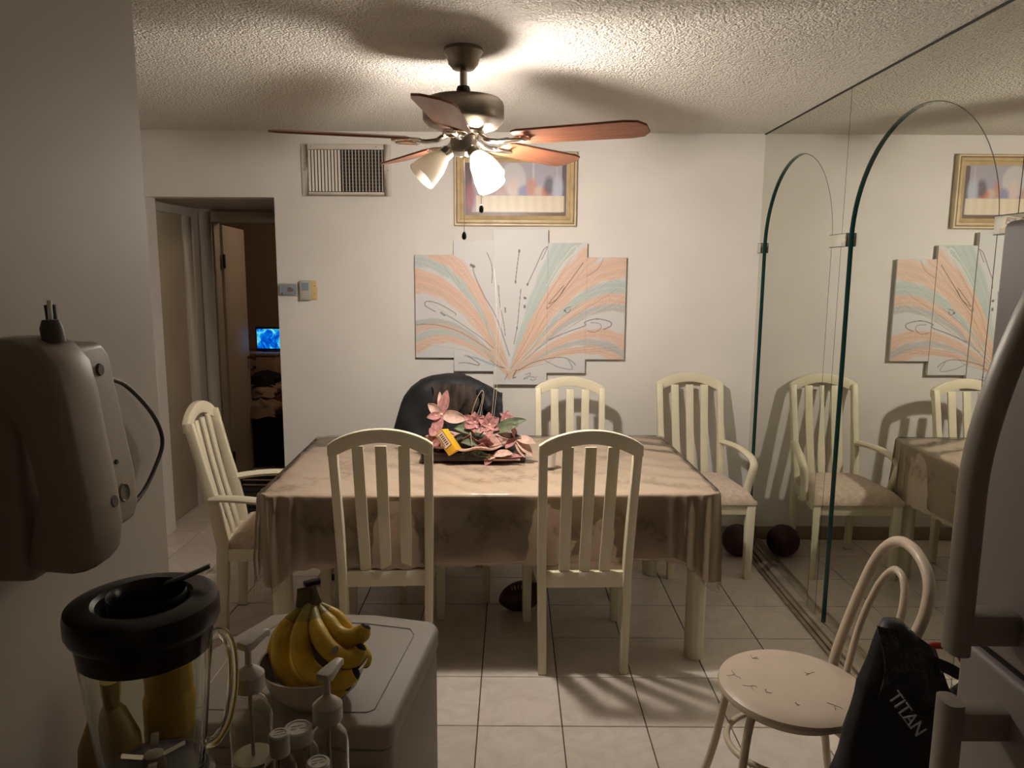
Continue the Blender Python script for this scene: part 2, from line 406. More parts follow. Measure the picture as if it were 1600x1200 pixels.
        if solid:
            bmesh.ops.solidify(bm, geom=bm.faces[:], thickness=solid)
        bm.to_mesh(me); bm.free()
        if smooth:
            me.polygons.foreach_set('use_smooth', [True] * len(me.polygons)); me.set_sharp_from_angle(angle=math.radians(ang))
        me.update()
        return me
    def build(s, name, mats, parent=None, local=False, **kw):
        org = Vector((0, 0, 0)) if (parent is None or local) else ORG.get(parent.name, Vector((0, 0, 0)))
        me = s.mesh(name, mats, org, **kw)
        o = bpy.data.objects.new(name, me); link(o, parent)
        ORG[o.name] = org
        return o

def copy_tree(o, parent=None):
    c = o.copy(); link(c)
    if parent is not None: c.parent = parent
    for ch in list(o.children): copy_tree(ch, c)
    return c
def bez(a, b, c, n=12):
    a, b, c = Vector(a), Vector(b), Vector(c)
    return [a * (1 - t) ** 2 + b * 2 * t * (1 - t) + c * t * t for t in [i / (n - 1) for i in range(n)]]
def catmull(pts, n=6, closed=False):
    pts = [Vector(p) for p in pts]; out = []; N = len(pts)
    rngi = range(N) if closed else range(N - 1)
    for i in rngi:
        p0 = pts[i - 1] if (closed or i > 0) else pts[0]; p1 = pts[i]; p2 = pts[(i + 1) % N]
        p3 = pts[(i + 2) % N] if (closed or i + 2 < N) else pts[-1]
        for k in range(n):
            t = k / n
            out.append(0.5 * ((2 * p1) + (p2 - p0) * t + (2 * p0 - 5 * p1 + 4 * p2 - p3) * t * t + (3 * p1 - p0 - 3 * p2 + p3) * t ** 3))
    if not closed: out.append(pts[-1])
    return out

# ================================================================== THE SETTING
YB = 4.48; ZC = 2.46; XM = 1.478; XL = -2.62; YK = -1.2
def struct(name, mb, m, **kw):
    o = mb.build(name, m, **kw); o['kind'] = 'structure'; return o

floor = struct('floor', MB().box(-2.9, 1.62, YK - 0.1, 8.3, -0.10, -0.004), M['grout'], smooth=False)
# floor tiles
TX, TY = 0.3118, 0.3355; X0, Y0 = 0.193, 2.514
tm = MB().box(-TX / 2 + 0.0022, TX / 2 - 0.0022, -TY / 2 + 0.0022, TY / 2 - 0.0022, -0.008, 0.0).mesh('tile', M['tile'], (0, 0, 0), bevel=0.0015, bseg=1, smooth=False)
def put_tile(i, j, me=tm):
    o = bpy.data.objects.new('tile', me); link(o, floor)
    o.location = (X0 + (i + 0.5) * TX, Y0 + (j + 0.5) * TY, 0)
for j in range(-6, 9):
    for i in range(-10, 5):
        x = X0 + (i + 0.5) * TX; y = Y0 + (j + 0.5) * TY
        if x + TX / 2 > XM + 0.15 or x - TX / 2 < XL - 0.1: continue
        if y > 5.3: continue
        if y > 4.6 and x > -1.2: continue
        put_tile(i, j)
# remaining tiling out of view or too dim to tell apart: one mesh
rest = MB()
for j in range(-11, 17):
    for i in range(-10, 5):
        x = X0 + (i + 0.5) * TX; y = Y0 + (j + 0.5) * TY
        if x + TX / 2 > XM + 0.15: continue
        if -6 <= j < 9: continue
        if y > 4.6 and x > -1.2: continue
        rest.box(x - TX / 2 + 0.002, x + TX / 2 - 0.002, y - TY / 2 + 0.002, y + TY / 2 - 0.002, -0.008, 0.0)
ro = rest.build('tiling', M['tile'], floor, smooth=False); ro['kind'] = 'stuff'

struct('ceiling', MB().box(XL - 0.1, 1.62, YK - 0.1, YB + 0.12, ZC, ZC + 0.1), M['popcorn'], smooth=False)
# back wall with door opening
DX0, DX1, DZ = -2.165, -1.41, 2.083
bw = MB()
bw.box(XL - 0.1, DX0, YB, YB + 0.11, 0, ZC); bw.box(DX0, DX1, YB, YB + 0.11, DZ, ZC); bw.box(DX1, 1.60, YB, YB + 0.11, 0, ZC)
struct('wall_back', bw, M['wall'], smooth=False)
struct('wall_left', MB().box(XL - 0.1, XL, YK, YB, 0, ZC), M['wall'], smooth=False)
struct('wall_right', MB().box(XM + 0.012, 1.60, YK, YB, 0, ZC), M['wall'], smooth=False)
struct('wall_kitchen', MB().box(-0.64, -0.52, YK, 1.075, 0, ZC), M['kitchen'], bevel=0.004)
struct('wall_rear', MB().box(XL - 0.1, 1.60, YK - 0.1, YK, 0, ZC), M['wall'], smooth=False)
struct('baseboard_back', MB().box(DX1 + 0.02, XM - 0.03, YB - 0.014, YB, 0, 0.085), M['base'], bevel=0.003)

# hallway beyond the opening
HX0, HX1, HY = -2.235, -0.95, 5.36
hw = MB(); hw.box(HX0 - 0.1, HX0, YB + 0.11, HY, 0, 2.10)
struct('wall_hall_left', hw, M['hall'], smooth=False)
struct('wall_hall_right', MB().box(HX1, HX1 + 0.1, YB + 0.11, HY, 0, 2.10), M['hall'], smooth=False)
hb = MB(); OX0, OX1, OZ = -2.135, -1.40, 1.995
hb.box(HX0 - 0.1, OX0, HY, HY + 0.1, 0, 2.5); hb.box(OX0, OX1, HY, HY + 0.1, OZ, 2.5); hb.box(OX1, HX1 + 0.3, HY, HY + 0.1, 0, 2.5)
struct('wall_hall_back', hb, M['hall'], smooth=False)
struct('ceiling_hall', MB().box(HX0 - 0.1, HX1 + 0.1, YB + 0.11, HY + 0.1, 2.084, 2.16), M['hall'], smooth=False)
tr = MB()
tr.box(OX0 - 0.085, OX0, HY - 0.018, HY, 0, OZ + 0.07); tr.box(OX1, OX1 + 0.085, HY - 0.018, HY, 0, OZ + 0.07); tr.box(OX0, OX1, HY - 0.018, HY, OZ, OZ + 0.07)
tr.box(OX0, OX0 + 0.015, HY, HY + 0.1, 0, OZ); tr.box(OX1 - 0.015, OX1, HY, HY + 0.1, 0, OZ)
struct('trim_1', tr, M['trimp'], bevel=0.003)
t2 = MB()
t2.box(HX0, HX0 + 0.022, 5.07, 5.20, 0, 2.02); t2.box(HX0, HX0 + 0.022, 4.60, 5.20, 2.02, 2.075)
struct('trim_2', t2, M['trimp'], bevel=0.003)
d1 = struct('door_1', MB().box(HX0, HX0 + 0.012, 4.60, 5.07, 0.012, 2.02), M['doorp'], bevel=0.002)
# open bedroom door leaf, hinged on the left jamb
d2 = thing('door_2', None, None, (-2.12, HY + 0.10, 0)); d2['kind'] = 'structure'
ang = math.radians(97); du = Vector((math.cos(ang), math.sin(ang), 0)); dn = Vector((du.y, -du.x, 0))
lf = MB(); c = Vector((-2.12, HY + 0.10, 1.0)) + du * 0.33 + dn * 0.0
lf.obox(c, du * 0.33, dn * 0.018, Vector((0, 0, 0.98))); lf.build('door_leaf', M['trimp'], d2, bevel=0.003)
hg = MB()
for z in (0.25, 1.72): hg.obox(Vector((-2.12, HY + 0.10, z)) + dn * 0.02, du * 0.015, dn * 0.006, Vector((0, 0, 0.05)))
hg.build('hinge', M['blackrub'], d2)
kb = MB(); kc = Vector((-2.12, HY + 0.10, 0.95)) + du * 0.60 + dn * 0.02
kb.lathe([(0.0, 0), (0.012, 0), (0.012, 0.03), (0.028, 0.045), (0.028, 0.06), (0.0, 0.068)], kc, 14, dn); kb.build('knob', M['knob'], d2)

# bedroom shell
BY = 8.1
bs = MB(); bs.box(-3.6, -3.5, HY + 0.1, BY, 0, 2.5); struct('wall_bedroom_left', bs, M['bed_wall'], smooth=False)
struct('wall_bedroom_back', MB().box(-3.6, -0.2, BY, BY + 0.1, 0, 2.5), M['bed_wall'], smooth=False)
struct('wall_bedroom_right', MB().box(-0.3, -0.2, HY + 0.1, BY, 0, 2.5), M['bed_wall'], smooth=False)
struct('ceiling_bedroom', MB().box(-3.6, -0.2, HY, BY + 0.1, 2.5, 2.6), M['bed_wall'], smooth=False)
fb = MB().box(-3.6, -2.9, HY, BY + 0.1, -0.1, -0.002); struct('floor_bedroom', fb, M['grout'], smooth=False)

bl_ = bpy.data.lights.new('bedroom_fill', 'POINT'); bl_.energy = 9.0; bl_.color = (1.0, 0.72, 0.48); bl_.shadow_soft_size = 0.12  # added warm fill, no visible fixture, brightens the open door and clothes
blo = bpy.data.objects.new('bedroom_fill', bl_); COL.objects.link(blo); blo.location = (-1.15, 6.05, 2.2)

# ================================================================== MIRROR WALL
mw = thing('mirror_wall', 'mirrored wall with two arched overlays of thick green-edged glass beside the table', 'mirror', (XM, 3.0, 0))
XF = 1.468   # front face of the overlay panels
YM0 = 1.15
mb = MB(); mb.add([(XM, YM0, 0.03), (XM, YB, 0.03), (XM, YB, ZC), (XM, YM0, ZC), (XM + 0.01, YM0, 0.03), (XM + 0.01, YB, 0.03), (XM + 0.01, YB, ZC), (XM + 0.01, YM0, ZC)],
                 [(0, 1, 2, 3), (7, 6, 5, 4), (0, 4, 5, 1), (3, 2, 6, 7), (0, 3, 7, 4), (1, 5, 6, 2)])
mb.build('backing_mirror', M['mirror'], mw, smooth=False)
ARCH = [(3.370, YB, 3.470, 4.415), (2.205, 3.366, 2.29, 3.292), (YM0, 2.201, 1.25, 2.125)]
ZS = 1.805; RISE = 0.455
for k, (ya, yb_, la, lb) in enumerate(ARCH):
    # outline of an upside-down U with an arched inner edge
    inner = [(la, 0.03), (la, ZS)]
    cy = (la + lb) / 2; rr = (lb - la) / 2
    for i in range(1, 32):
        a = PI - PI * i / 32
        inner.append((cy + rr * math.cos(a), ZS + RISE * math.sin(a)))
    inner += [(lb, ZS), (lb, 0.03)]
    pan = MB(); edge = MB()
    # front faces: quads between inner outline and outer rectangle, by columns
    za = ZC - 0.004
    def fq(p): pan.add([(XF, y, z) for y, z in p], [(0, 1, 2, 3)])
    fq([(ya, 0.03), (la, 0.03), (la, za), (ya, za)])
    fq([(lb, 0.03), (yb_, 0.03), (yb_, za), (lb, za)])
    arc = inner[1:-1]
    for i in range(len(arc) - 1):
        (y1, z1), (y2, z2) = arc[i], arc[i + 1]
        fq([(y1, z1), (y2, z2), (y2, za), (y1, za)])
    pan.build('arch_panel', M['mirror_f'], mw, smooth=False)
    for i in range(len(inner) - 1):
        (y1, z1), (y2, z2) = inner[i], inner[i + 1]
        edge.add([(XF, y1, z1), (XF, y2, z2), (XM - 0.0005, y2, z2), (XM - 0.0005, y1, z1)], [(0, 1, 2, 3)])
    for y in ((ya,) if k == 0 else (ya, yb_)):
        edge.add([(XF, y, 0.03), (XF, y, za), (XM - 0.0005, y, za), (XM - 0.0005, y, 0.03)], [(0, 1, 2, 3)])
    edge.add([(XF, ya, za), (XF, yb_, za), (XM, yb_, za), (XM, ya, za)], [(0, 1, 2, 3)])
    edge.build('glass_edge', M['edge_glass'], mw, smooth=False)
    bev = MB(); cxm = (la + lb) / 2                                  # narrow ground arris round the cut-out
    def outp(p): 
        d_ = Vector((p[0] - cxm, max(0, p[1] - ZS))); d_ = d_.normalized() if p[1] > ZS else Vector((math.copysign(1, p[0] - cxm), 0))
        return (p[0] + d_.x * 0.0035, p[1] + d_.y * 0.0035)
    for i in range(len(inner) - 1):
        p1, p2 = inner[i], inner[i + 1]; q1, q2 = outp(p1), outp(p2)
        bev.add([(XF - 0.0003, p1[0], p1[1]), (XF - 0.0003, p2[0], p2[1]), (XF - 0.0003, q2[0], q2[1]), (XF - 0.0003, q1[0], q1[1])], [(0, 1, 2, 3)])
    bev.build('glass_arris', M['arris'], mw, smooth=False)
for (ya, yb_) in ((4.418, YB - 0.002), (3.295, 3.468), (2.128, 2.288)):
    q = MB(); q.box(XF - 0.014, XF - 0.0005, ya, yb_, ZS - 0.028, ZS + 0.026)
    b = q.build('capital_block', [M['mirror_f']], mw, bevel=0.002)
    e2 = MB(); e2.box(XF - 0.0115, XF - 0.0004, ya - 0.0025, yb_ + 0.0025, ZS + 0.0262, ZS + 0.0282)
    e2.box(XF - 0.0115, XF - 0.0004, ya - 0.0025, yb_ + 0.0025, ZS - 0.0302, ZS - 0.0282)
    e2.build('block_edge', M['edge_glass'], b, smooth=False)
tk = MB()
for (a, b_, h) in ((1.392, 1.412, 0.010), (1.416, 1.438, 0.016), (1.442, 1.476, 0.028)): tk.box(a, b_, YM0, YB - 0.016, 0.0, h)
tk.build('floor_track', M['alu'], mw, bevel=0.002)
ct = MB().box(XF - 0.005, XM, YM0, YB, ZC - 0.005, ZC); ct.build('ceiling_track', M['blackrub'], mw, smooth=False)

# ================================================================== CEILING FAN
FX, FY = -0.185, 2.85
fan = thing('ceiling_fan', 'ceiling fan with five reddish wooden blades and brushed nickel lamp kit', 'ceiling fan', (FX, FY, ZC))
def LZ(prof, name, m, parent=fan, seg=36, **kw):
    return MB().lathe(prof, (FX, FY, 0), seg).build(name, m, parent, **kw)
canopy = LZ([(0.0, ZC), (0.070, ZC), (0.072, ZC - 0.012), (0.066, ZC - 0.022), (0.060, ZC - 0.030), (0.054, ZC - 0.055), (0.040, ZC - 0.072), (0.022, ZC - 0.078), (0.0, ZC - 0.078)], 'canopy', M['nickel'])
LZ([(0.0, ZC - 0.07), (0.0135, ZC - 0.07), (0.0135, 2.28), (0.0, 2.28)], 'downrod', M['nickel'], seg=16)
LZ([(0.0, 2.328), (0.022, 2.328), (0.026, 2.316), (0.026, 2.294), (0.0, 2.292)], 'coupling', M['blackrub'], seg=16)
LZ([(0.0, 2.296), (0.03, 2.296), (0.10, 2.290), (0.135, 2.282), (0.146, 2.272), (0.150, 2.258), (0.150, 2.210), (0.146, 2.202), (0.140, 2.198), (0.128, 2.184), (0.090, 2.172), (0.05, 2.168), (0.0, 2.168)], 'motor_housing', M['nickel'], seg=48)
LZ([(0.0, 2.173), (0.075, 2.173), (0.078, 2.164), (0.072, 2.156), (0.0, 2.156)], 'flywheel', M['nickel_hi'], seg=32)
LZ([(0.0, 2.158), (0.040, 2.158), (0.048, 2.150), (0.050, 2.103), (0.046, 2.090), (0.030, 2.082), (0.012, 2.078), (0.0, 2.098)], 'switch_housing', M['nickel'], seg=32)
# blades
BZ = 2.138; PITCHB = math.radians(-12)
blade_az = [math.radians(a) for a in (-100 + 6, -28 + 6, 44 + 6, 116 + 6, 188 + 6)]
def blade_pt(az, r, t, h=0.0):
    e = Vector((math.cos(az), math.sin(az), 0)); n = Vector((-math.sin(az), math.cos(az), 0))
    return Vector((FX, FY, BZ)) + e * r + n * (t * math.cos(PITCHB)) + Vector((0, 0, t * math.sin(PITCHB) + h))
def blade_local(r, t, h): return Vector((r, t * math.cos(PITCHB), t * math.sin(PITCHB) + h))
out = [(0.205, -0.050), (0.23, -0.060), (0.62, -0.071), (0.665, -0.062), (0.690, -0.030), (0.690, 0.030), (0.665, 0.062), (0.62, 0.071), (0.23, 0.060), (0.205, 0.050)]
b0 = MB(); n = len(out)
b0.add([blade_local(r, t, 0.004) for r, t in out] + [blade_local(r, t, -0.004) for r, t in out],
       [tuple(range(n)), tuple(reversed(range(n, 2 * n)))] + [(i, n + i, n + (i + 1) % n, (i + 1) % n) for i in range(n)])
blade_me = b0.mesh('blade', M['blade'], (0, 0, 0), bevel=0.0015, bseg=1)
iron = MB()
iron.tube([(0.065, 0, 0.014), (0.10, 0, -0.006), (0.14, 0, -0.012), (0.18, 0, -0.008)], [0.012, 0.010, 0.009, 0.009], 8, sy=1.4)
for sgn in (1, -1):
    loop = [Vector((0.205 + 0.042 * math.cos(a), sgn * 0.020 + 0.020 * math.sin(a), -0.012 + sgn * 0.003)) for a in [2 * PI * i / 20 for i in range(20)]]
    iron.tube(loop, 0.0055, 6, closed=True)
iron.tube([(0.235, -0.03, -0.010), (0.262, 0, -0.010), (0.235, 0.03, -0.006)], 0.006, 6)
iron_me = iron.mesh('blade_iron', M['nickel_hi'], (0, 0, 0))
for az in blade_az:
    o = bpy.data.objects.new('blade', blade_me); link(o, fan); o.location = (0, 0, BZ - ZC); o.rotation_euler = (0, 0, az)
    q = bpy.data.objects.new('blade_iron', iron_me); link(q, o)
# light kit: three frosted bell shades on short arms
shade_prof = [(0.021, 0.0), (0.026, 0.004), (0.034, 0.020), (0.046, 0.050), (0.053, 0.085), (0.056, 0.115), (0.057, 0.122)]
def shade_loop(prof, t):
    return prof + [(r - t, z) for r, z in reversed(prof)] + [prof[0]]
for az, tilt, lit in ((math.radians(203), 47, False), (math.radians(312), 42, False), (math.radians(49), 42, True)):
    e = Vector((math.cos(az), math.sin(az), 0)); tl = math.radians(tilt)
    ax = (e * math.sin(tl) + Vector((0, 0, -math.cos(tl)))).normalized()
    base = Vector((FX, FY, 2.106)) + e * 0.048
    am = MB().tube([Vector((FX, FY, 2.100)) + e * 0.02, base, base + ax * 0.03], 0.010, 10).build('lamp_arm', M['nickel_hi'], fan)
    sk = MB().lathe([(0.0, 0), (0.022, 0.0), (0.026, 0.006), (0.026, 0.034), (0.0, 0.034)], base + ax * 0.012, 20, ax).build('lamp_socket', M['nickel'], fan)
    sh = MB().lathe(shade_loop(shade_prof, 0.003), base + ax * 0.036, 28, ax).build('lamp_shade', M['shade_lit'] if lit else M['shade'], fan)
    bl = MB().lathe([(0.0, 0.0), (0.013, 0.001), (0.014, 0.022), (0.022, 0.040), (0.0275, 0.058), (0.026, 0.074), (0.016, 0.087), (0.0, 0.091)], base + ax * (0.062 if lit else 0.042), 14, ax).build('bulb', M['bulb'] if lit else (M['bulb_dim'] if az > 5 else M['bulb_off']), sh)
# pull chains
for (u0, v0, u1, v1, dy) in ((724, 232, 726, 366, -0.05), (742, 232, 752, 324, -0.04)):
    a = P(u0, v0, FY + dy); b = P(u1, v1, FY + dy); a.x = b.x = (a.x + b.x) / 2 if dy < -0.045 else b.x
    ch = MB(); nb = 26
    ch.tube([a, b], 0.0011, 5)
    c_ = ch.build('pull_chain', M['nickel_hi'], fan)
    MB().lathe([(0.0, 0.010), (0.004, 0.008), (0.0085, -0.002), (0.0085, -0.014), (0.004, -0.020), (0, -0.021)], b, 12).build('chain_fob', M['black'], c_)

# ================================================================== DINING CHAIRS
def make_chair(label, arms=False):
    t = thing('dining_armchair' if arms else 'dining_chair', label, 'chair', group='cream slat-back dining chairs')
    m = M['cream']
    def post_y(z):                    # side profile of the back post: leg splays, back leans
        if z < 0.44: return 0.018 * (z / 0.44)
        s_ = (z - 0.44) / 0.60
        return 0.018 - 0.125 * s_ ** 1.15
    def half_w(z): return 0.170 + 0.014 * min(1, z / 1.0)
    zs = [0.0, 0.15, 0.30, 0.44, 0.55, 0.66, 0.78, 0.90, 1.0]
    for sg in (-1, 1):
        rings = []
        for z in zs:
            w2 = 0.0175; d2 = 0.021 if z < 0.2 else (0.027 if z < 0.7 else 0.021)
            cx = sg * half_w(z); cy = post_y(z)
            ztop = z
            rings.append([(cx - w2, cy - d2, ztop), (cx + w2, cy - d2, ztop), (cx + w2, cy + d2, ztop), (cx - w2, cy + d2, ztop)])
        MB().loft(rings).build('back_post', m, t, local=True, bevel=0.006)
        MB().box(sg * half_w(0) - 0.016, sg * half_w(0) + 0.016, -0.019, 0.019, -0.001, 0.006).build('foot_pad', M['blackrub'], t, local=True)
    # crest rail
    N = 18; rings = []; HW = half_w(1.0) + 0.0175
    for i in range(N + 1):
        x = -HW + 2 * HW * i / N; q = (x / HW)
        ztop = 0.998 + 0.064 * (1 - q * q) ** 0.85 if abs(q) < 1 else 0.998
        zbot = 0.955 + 0.052 * (1 - min(1, (x / (HW - 0.03)) ** 2))
        ycr = post_y(1.02) - 0.012 * (1 - q * q)
        rings.append([(x, ycr - 0.014, zbot), (x, ycr + 0.014, zbot), (x, ycr + 0.011, ztop), (x, ycr - 0.017, ztop)])
    MB().loft(rings).build('crest_rail', m, t, local=True, bevel=0.004)
    for k in (-1, 0, 1):
        rings = []
        for i in range(11):
            z = 0.43 + (0.99 - 0.43) * i / 10; s_ = i / 10
            x = k * (0.083 + 0.006 * s_)
            y = post_y(z) - 0.012 * math.sin(PI * s_) * 1.0 - 0.006 * s_ + 0.004
            w2 = 0.0225
            rings.append([(x - w2, y - 0.007, z), (x + w2, y - 0.007, z), (x + w2, y + 0.007, z), (x - w2, y + 0.007, z)])
        MB().loft(rings).build('slat', m, t, local=True, bevel=0.003)
    MB().box(-half_w(0.4) + 0.016, half_w(0.4) - 0.016, 0.018 - 0.013, 0.018 + 0.013, 0.372, 0.440).build('back_rail', m, t, local=True, bevel=0.003)
    for sg in (-1, 1):
        rings = []
        for z, w2 in ((0.0, 0.019), (0.25, 0.022), (0.425, 0.024)):
            cx = sg * 0.210; cy = 0.470
            rings.append([(cx - w2, cy - w2, z), (cx + w2, cy - w2, z), (cx + w2, cy + w2, z), (cx - w2, cy + w2, z)])
        MB().loft(rings).build('front_leg', m, t, local=True, bevel=0.005)
        a = Vector((sg * half_w(0.4), 0.02, 0.395)); b = Vector((sg * 0.210, 0.46, 0.395)); dv = (b - a) / 2; nv = Vector((dv.y, -dv.x, 0)).normalized()
        MB().obox((a + b) / 2, dv, nv * 0.011, Vector((0, 0, 0.030))).build('side_rail', m, t, local=True, bevel=0.003)
    MB().box(-0.195, 0.195, 0.460, 0.482, 0.365, 0.425).build('front_rail', m, t, local=True, bevel=0.003)
    # cushion: rounded pad
    rows = []
    ny, nx = 16, 16
    def outline(sx, sy):
        hw_ = 0.178 + (0.238 - 0.178) * (sy + 1) / 2
        return sx * hw_, 0.035 + (sy + 1) / 2 * 0.465
    top = []; 
    for j in range(ny + 1):
        sy = -1 + 2 * j / ny; r = []
        for i in range(nx + 1):
            sx = -1 + 2 * i / nx
            ed = (1 - abs(sx) ** 6) ** (1 / 3.0) * (1 - abs(sy) ** 6) ** (1 / 3.0)
            x, y = outline(sx, sy)
            r.append((x, y, 0.445 + 0.052 * ed + 0.010 * (1 - sx * sx) * (1 - sy * sy)))
        top.append(r)
    cu = MB().grid(top); per = [top[0][i] for i in range(nx + 1)] + [top[j][nx] for j in range(1, ny + 1)] + [top[ny][i] for i in range(nx - 1, -1, -1)] + [top[j][0] for j in range(ny - 1, 0, -1)]
    lo = [(p[0], p[1], 0.426) for p in per]; bi = len(per)
    cu.add(per + lo, [(i, (i + 1) % bi, bi + (i + 1) % bi, bi + i) for i in range(bi)] + [tuple(bi + i for i in range(bi))])
    cu.build('seat_cushion', M['seat'], t, local=True, ang=60)
    if arms:
        for sg in (-1, 1):
            pts = [(sg * 0.180, post_y(0.66), 0.655), (sg * 0.205, 0.06, 0.662), (sg * 0.238, 0.18, 0.660), (sg * 0.258, 0.30, 0.640), (sg * 0.262, 0.345, 0.612), (sg * 0.255, 0.352, 0.575), (sg * 0.243, 0.335, 0.50), (sg * 0.232, 0.315, 0.40)]
            pts = catmull(pts, 4)
            rad = []
            MB().tube(pts, [0.020] * len(pts), 8, sx=0.85, sy=1.15).build('arm', m, t, local=True, ang=50)
    return t
side = make_chair('dining chair')
arm_proto = make_chair('armchair', True)
used = {'s': False, 'a': False}
def place(kind, x, y, rz, label):
    proto = side if kind == 's' else arm_proto
    o = copy_tree(proto) if used[kind] else proto
    used[kind] = True
    o.location = (x, y, 0); o.rotation_euler = (0, 0, rz); o['label'] = label
    return o
place('s', 0.303, 2.885, math.radians(2), 'cream slat-back dining chair at the near right side of the table, back toward camera')
place('s', -0.512, 2.885, math.radians(4), 'cream slat-back dining chair at the near left side of the table, behind the bananas')
place('s', 0.333, 4.12, PI + math.radians(-1), 'cream slat-back dining chair on the far side of the table below the wall canvases')
place('s', -0.350, 4.02, PI + math.radians(2), 'cream slat-back dining chair with a black coat over its back')
place('a', 1.075, 4.33, PI + math.radians(1), 'cream dining armchair in the corner against the mirrored wall')
place('a', -1.325, 3.34, -PI / 2 + math.radians(6), 'cream dining armchair at the left end of the table near the hallway')

# ================================================================== DINING TABLE
TC = Vector((-0.097, 3.456, 0)); TR = math.radians(1.8); TL, TW, TH = 1.86, 1.05, 0.752
table = thing('dining_table', 'long cream dining table with fluted rounded legs under a beige cloth', 'table', TC, TR)
hx, hy = TL / 2, TW / 2
MB().box(-hx, hx, -hy, hy, TH - 0.035, TH).build('tabletop', M['cream'], table, local=True, bevel=0.012)
ap = MB()
ap.box(-hx + 0.12, hx - 0.12, -hy + 0.10, -hy + 0.12, TH - 0.12, TH - 0.035); ap.box(-hx + 0.12, hx - 0.12, hy - 0.12, hy - 0.10, TH - 0.12, TH - 0.035)
ap.box(-hx + 0.12, -hx + 0.14, -hy + 0.11, hy - 0.11, TH - 0.12, TH - 0.035); ap.box(hx - 0.14, hx - 0.12, -hy + 0.11, hy - 0.11, TH - 0.12, TH - 0.035)
ap.build('apron', M['cream'], table, local=True)
for sx in (-1, 1):
    for sy in (-1, 1):
        cx, cy = sx * (hx - 0.045), sy * (hy - 0.075)
        ring = []
        K = 40
        for k in range(K):
            a = 2 * PI * k / K
            r = 0.047 * (1 - 0.045 * max(0, math.cos(a * 10)) ** 3)
            ring.append((math.cos(a) * r * 0.86, math.sin(a) * r * 1.15))
        lg = MB().loft([[(cx + x * s_, cy + y * s_, z) for x, y in ring] for z, s_ in ((0.0, 0.90), (0.008, 0.98), (0.03, 1.0), (TH - 0.04, 1.0))])
        lg.build('leg', M['cream'], table, local=True, ang=50)

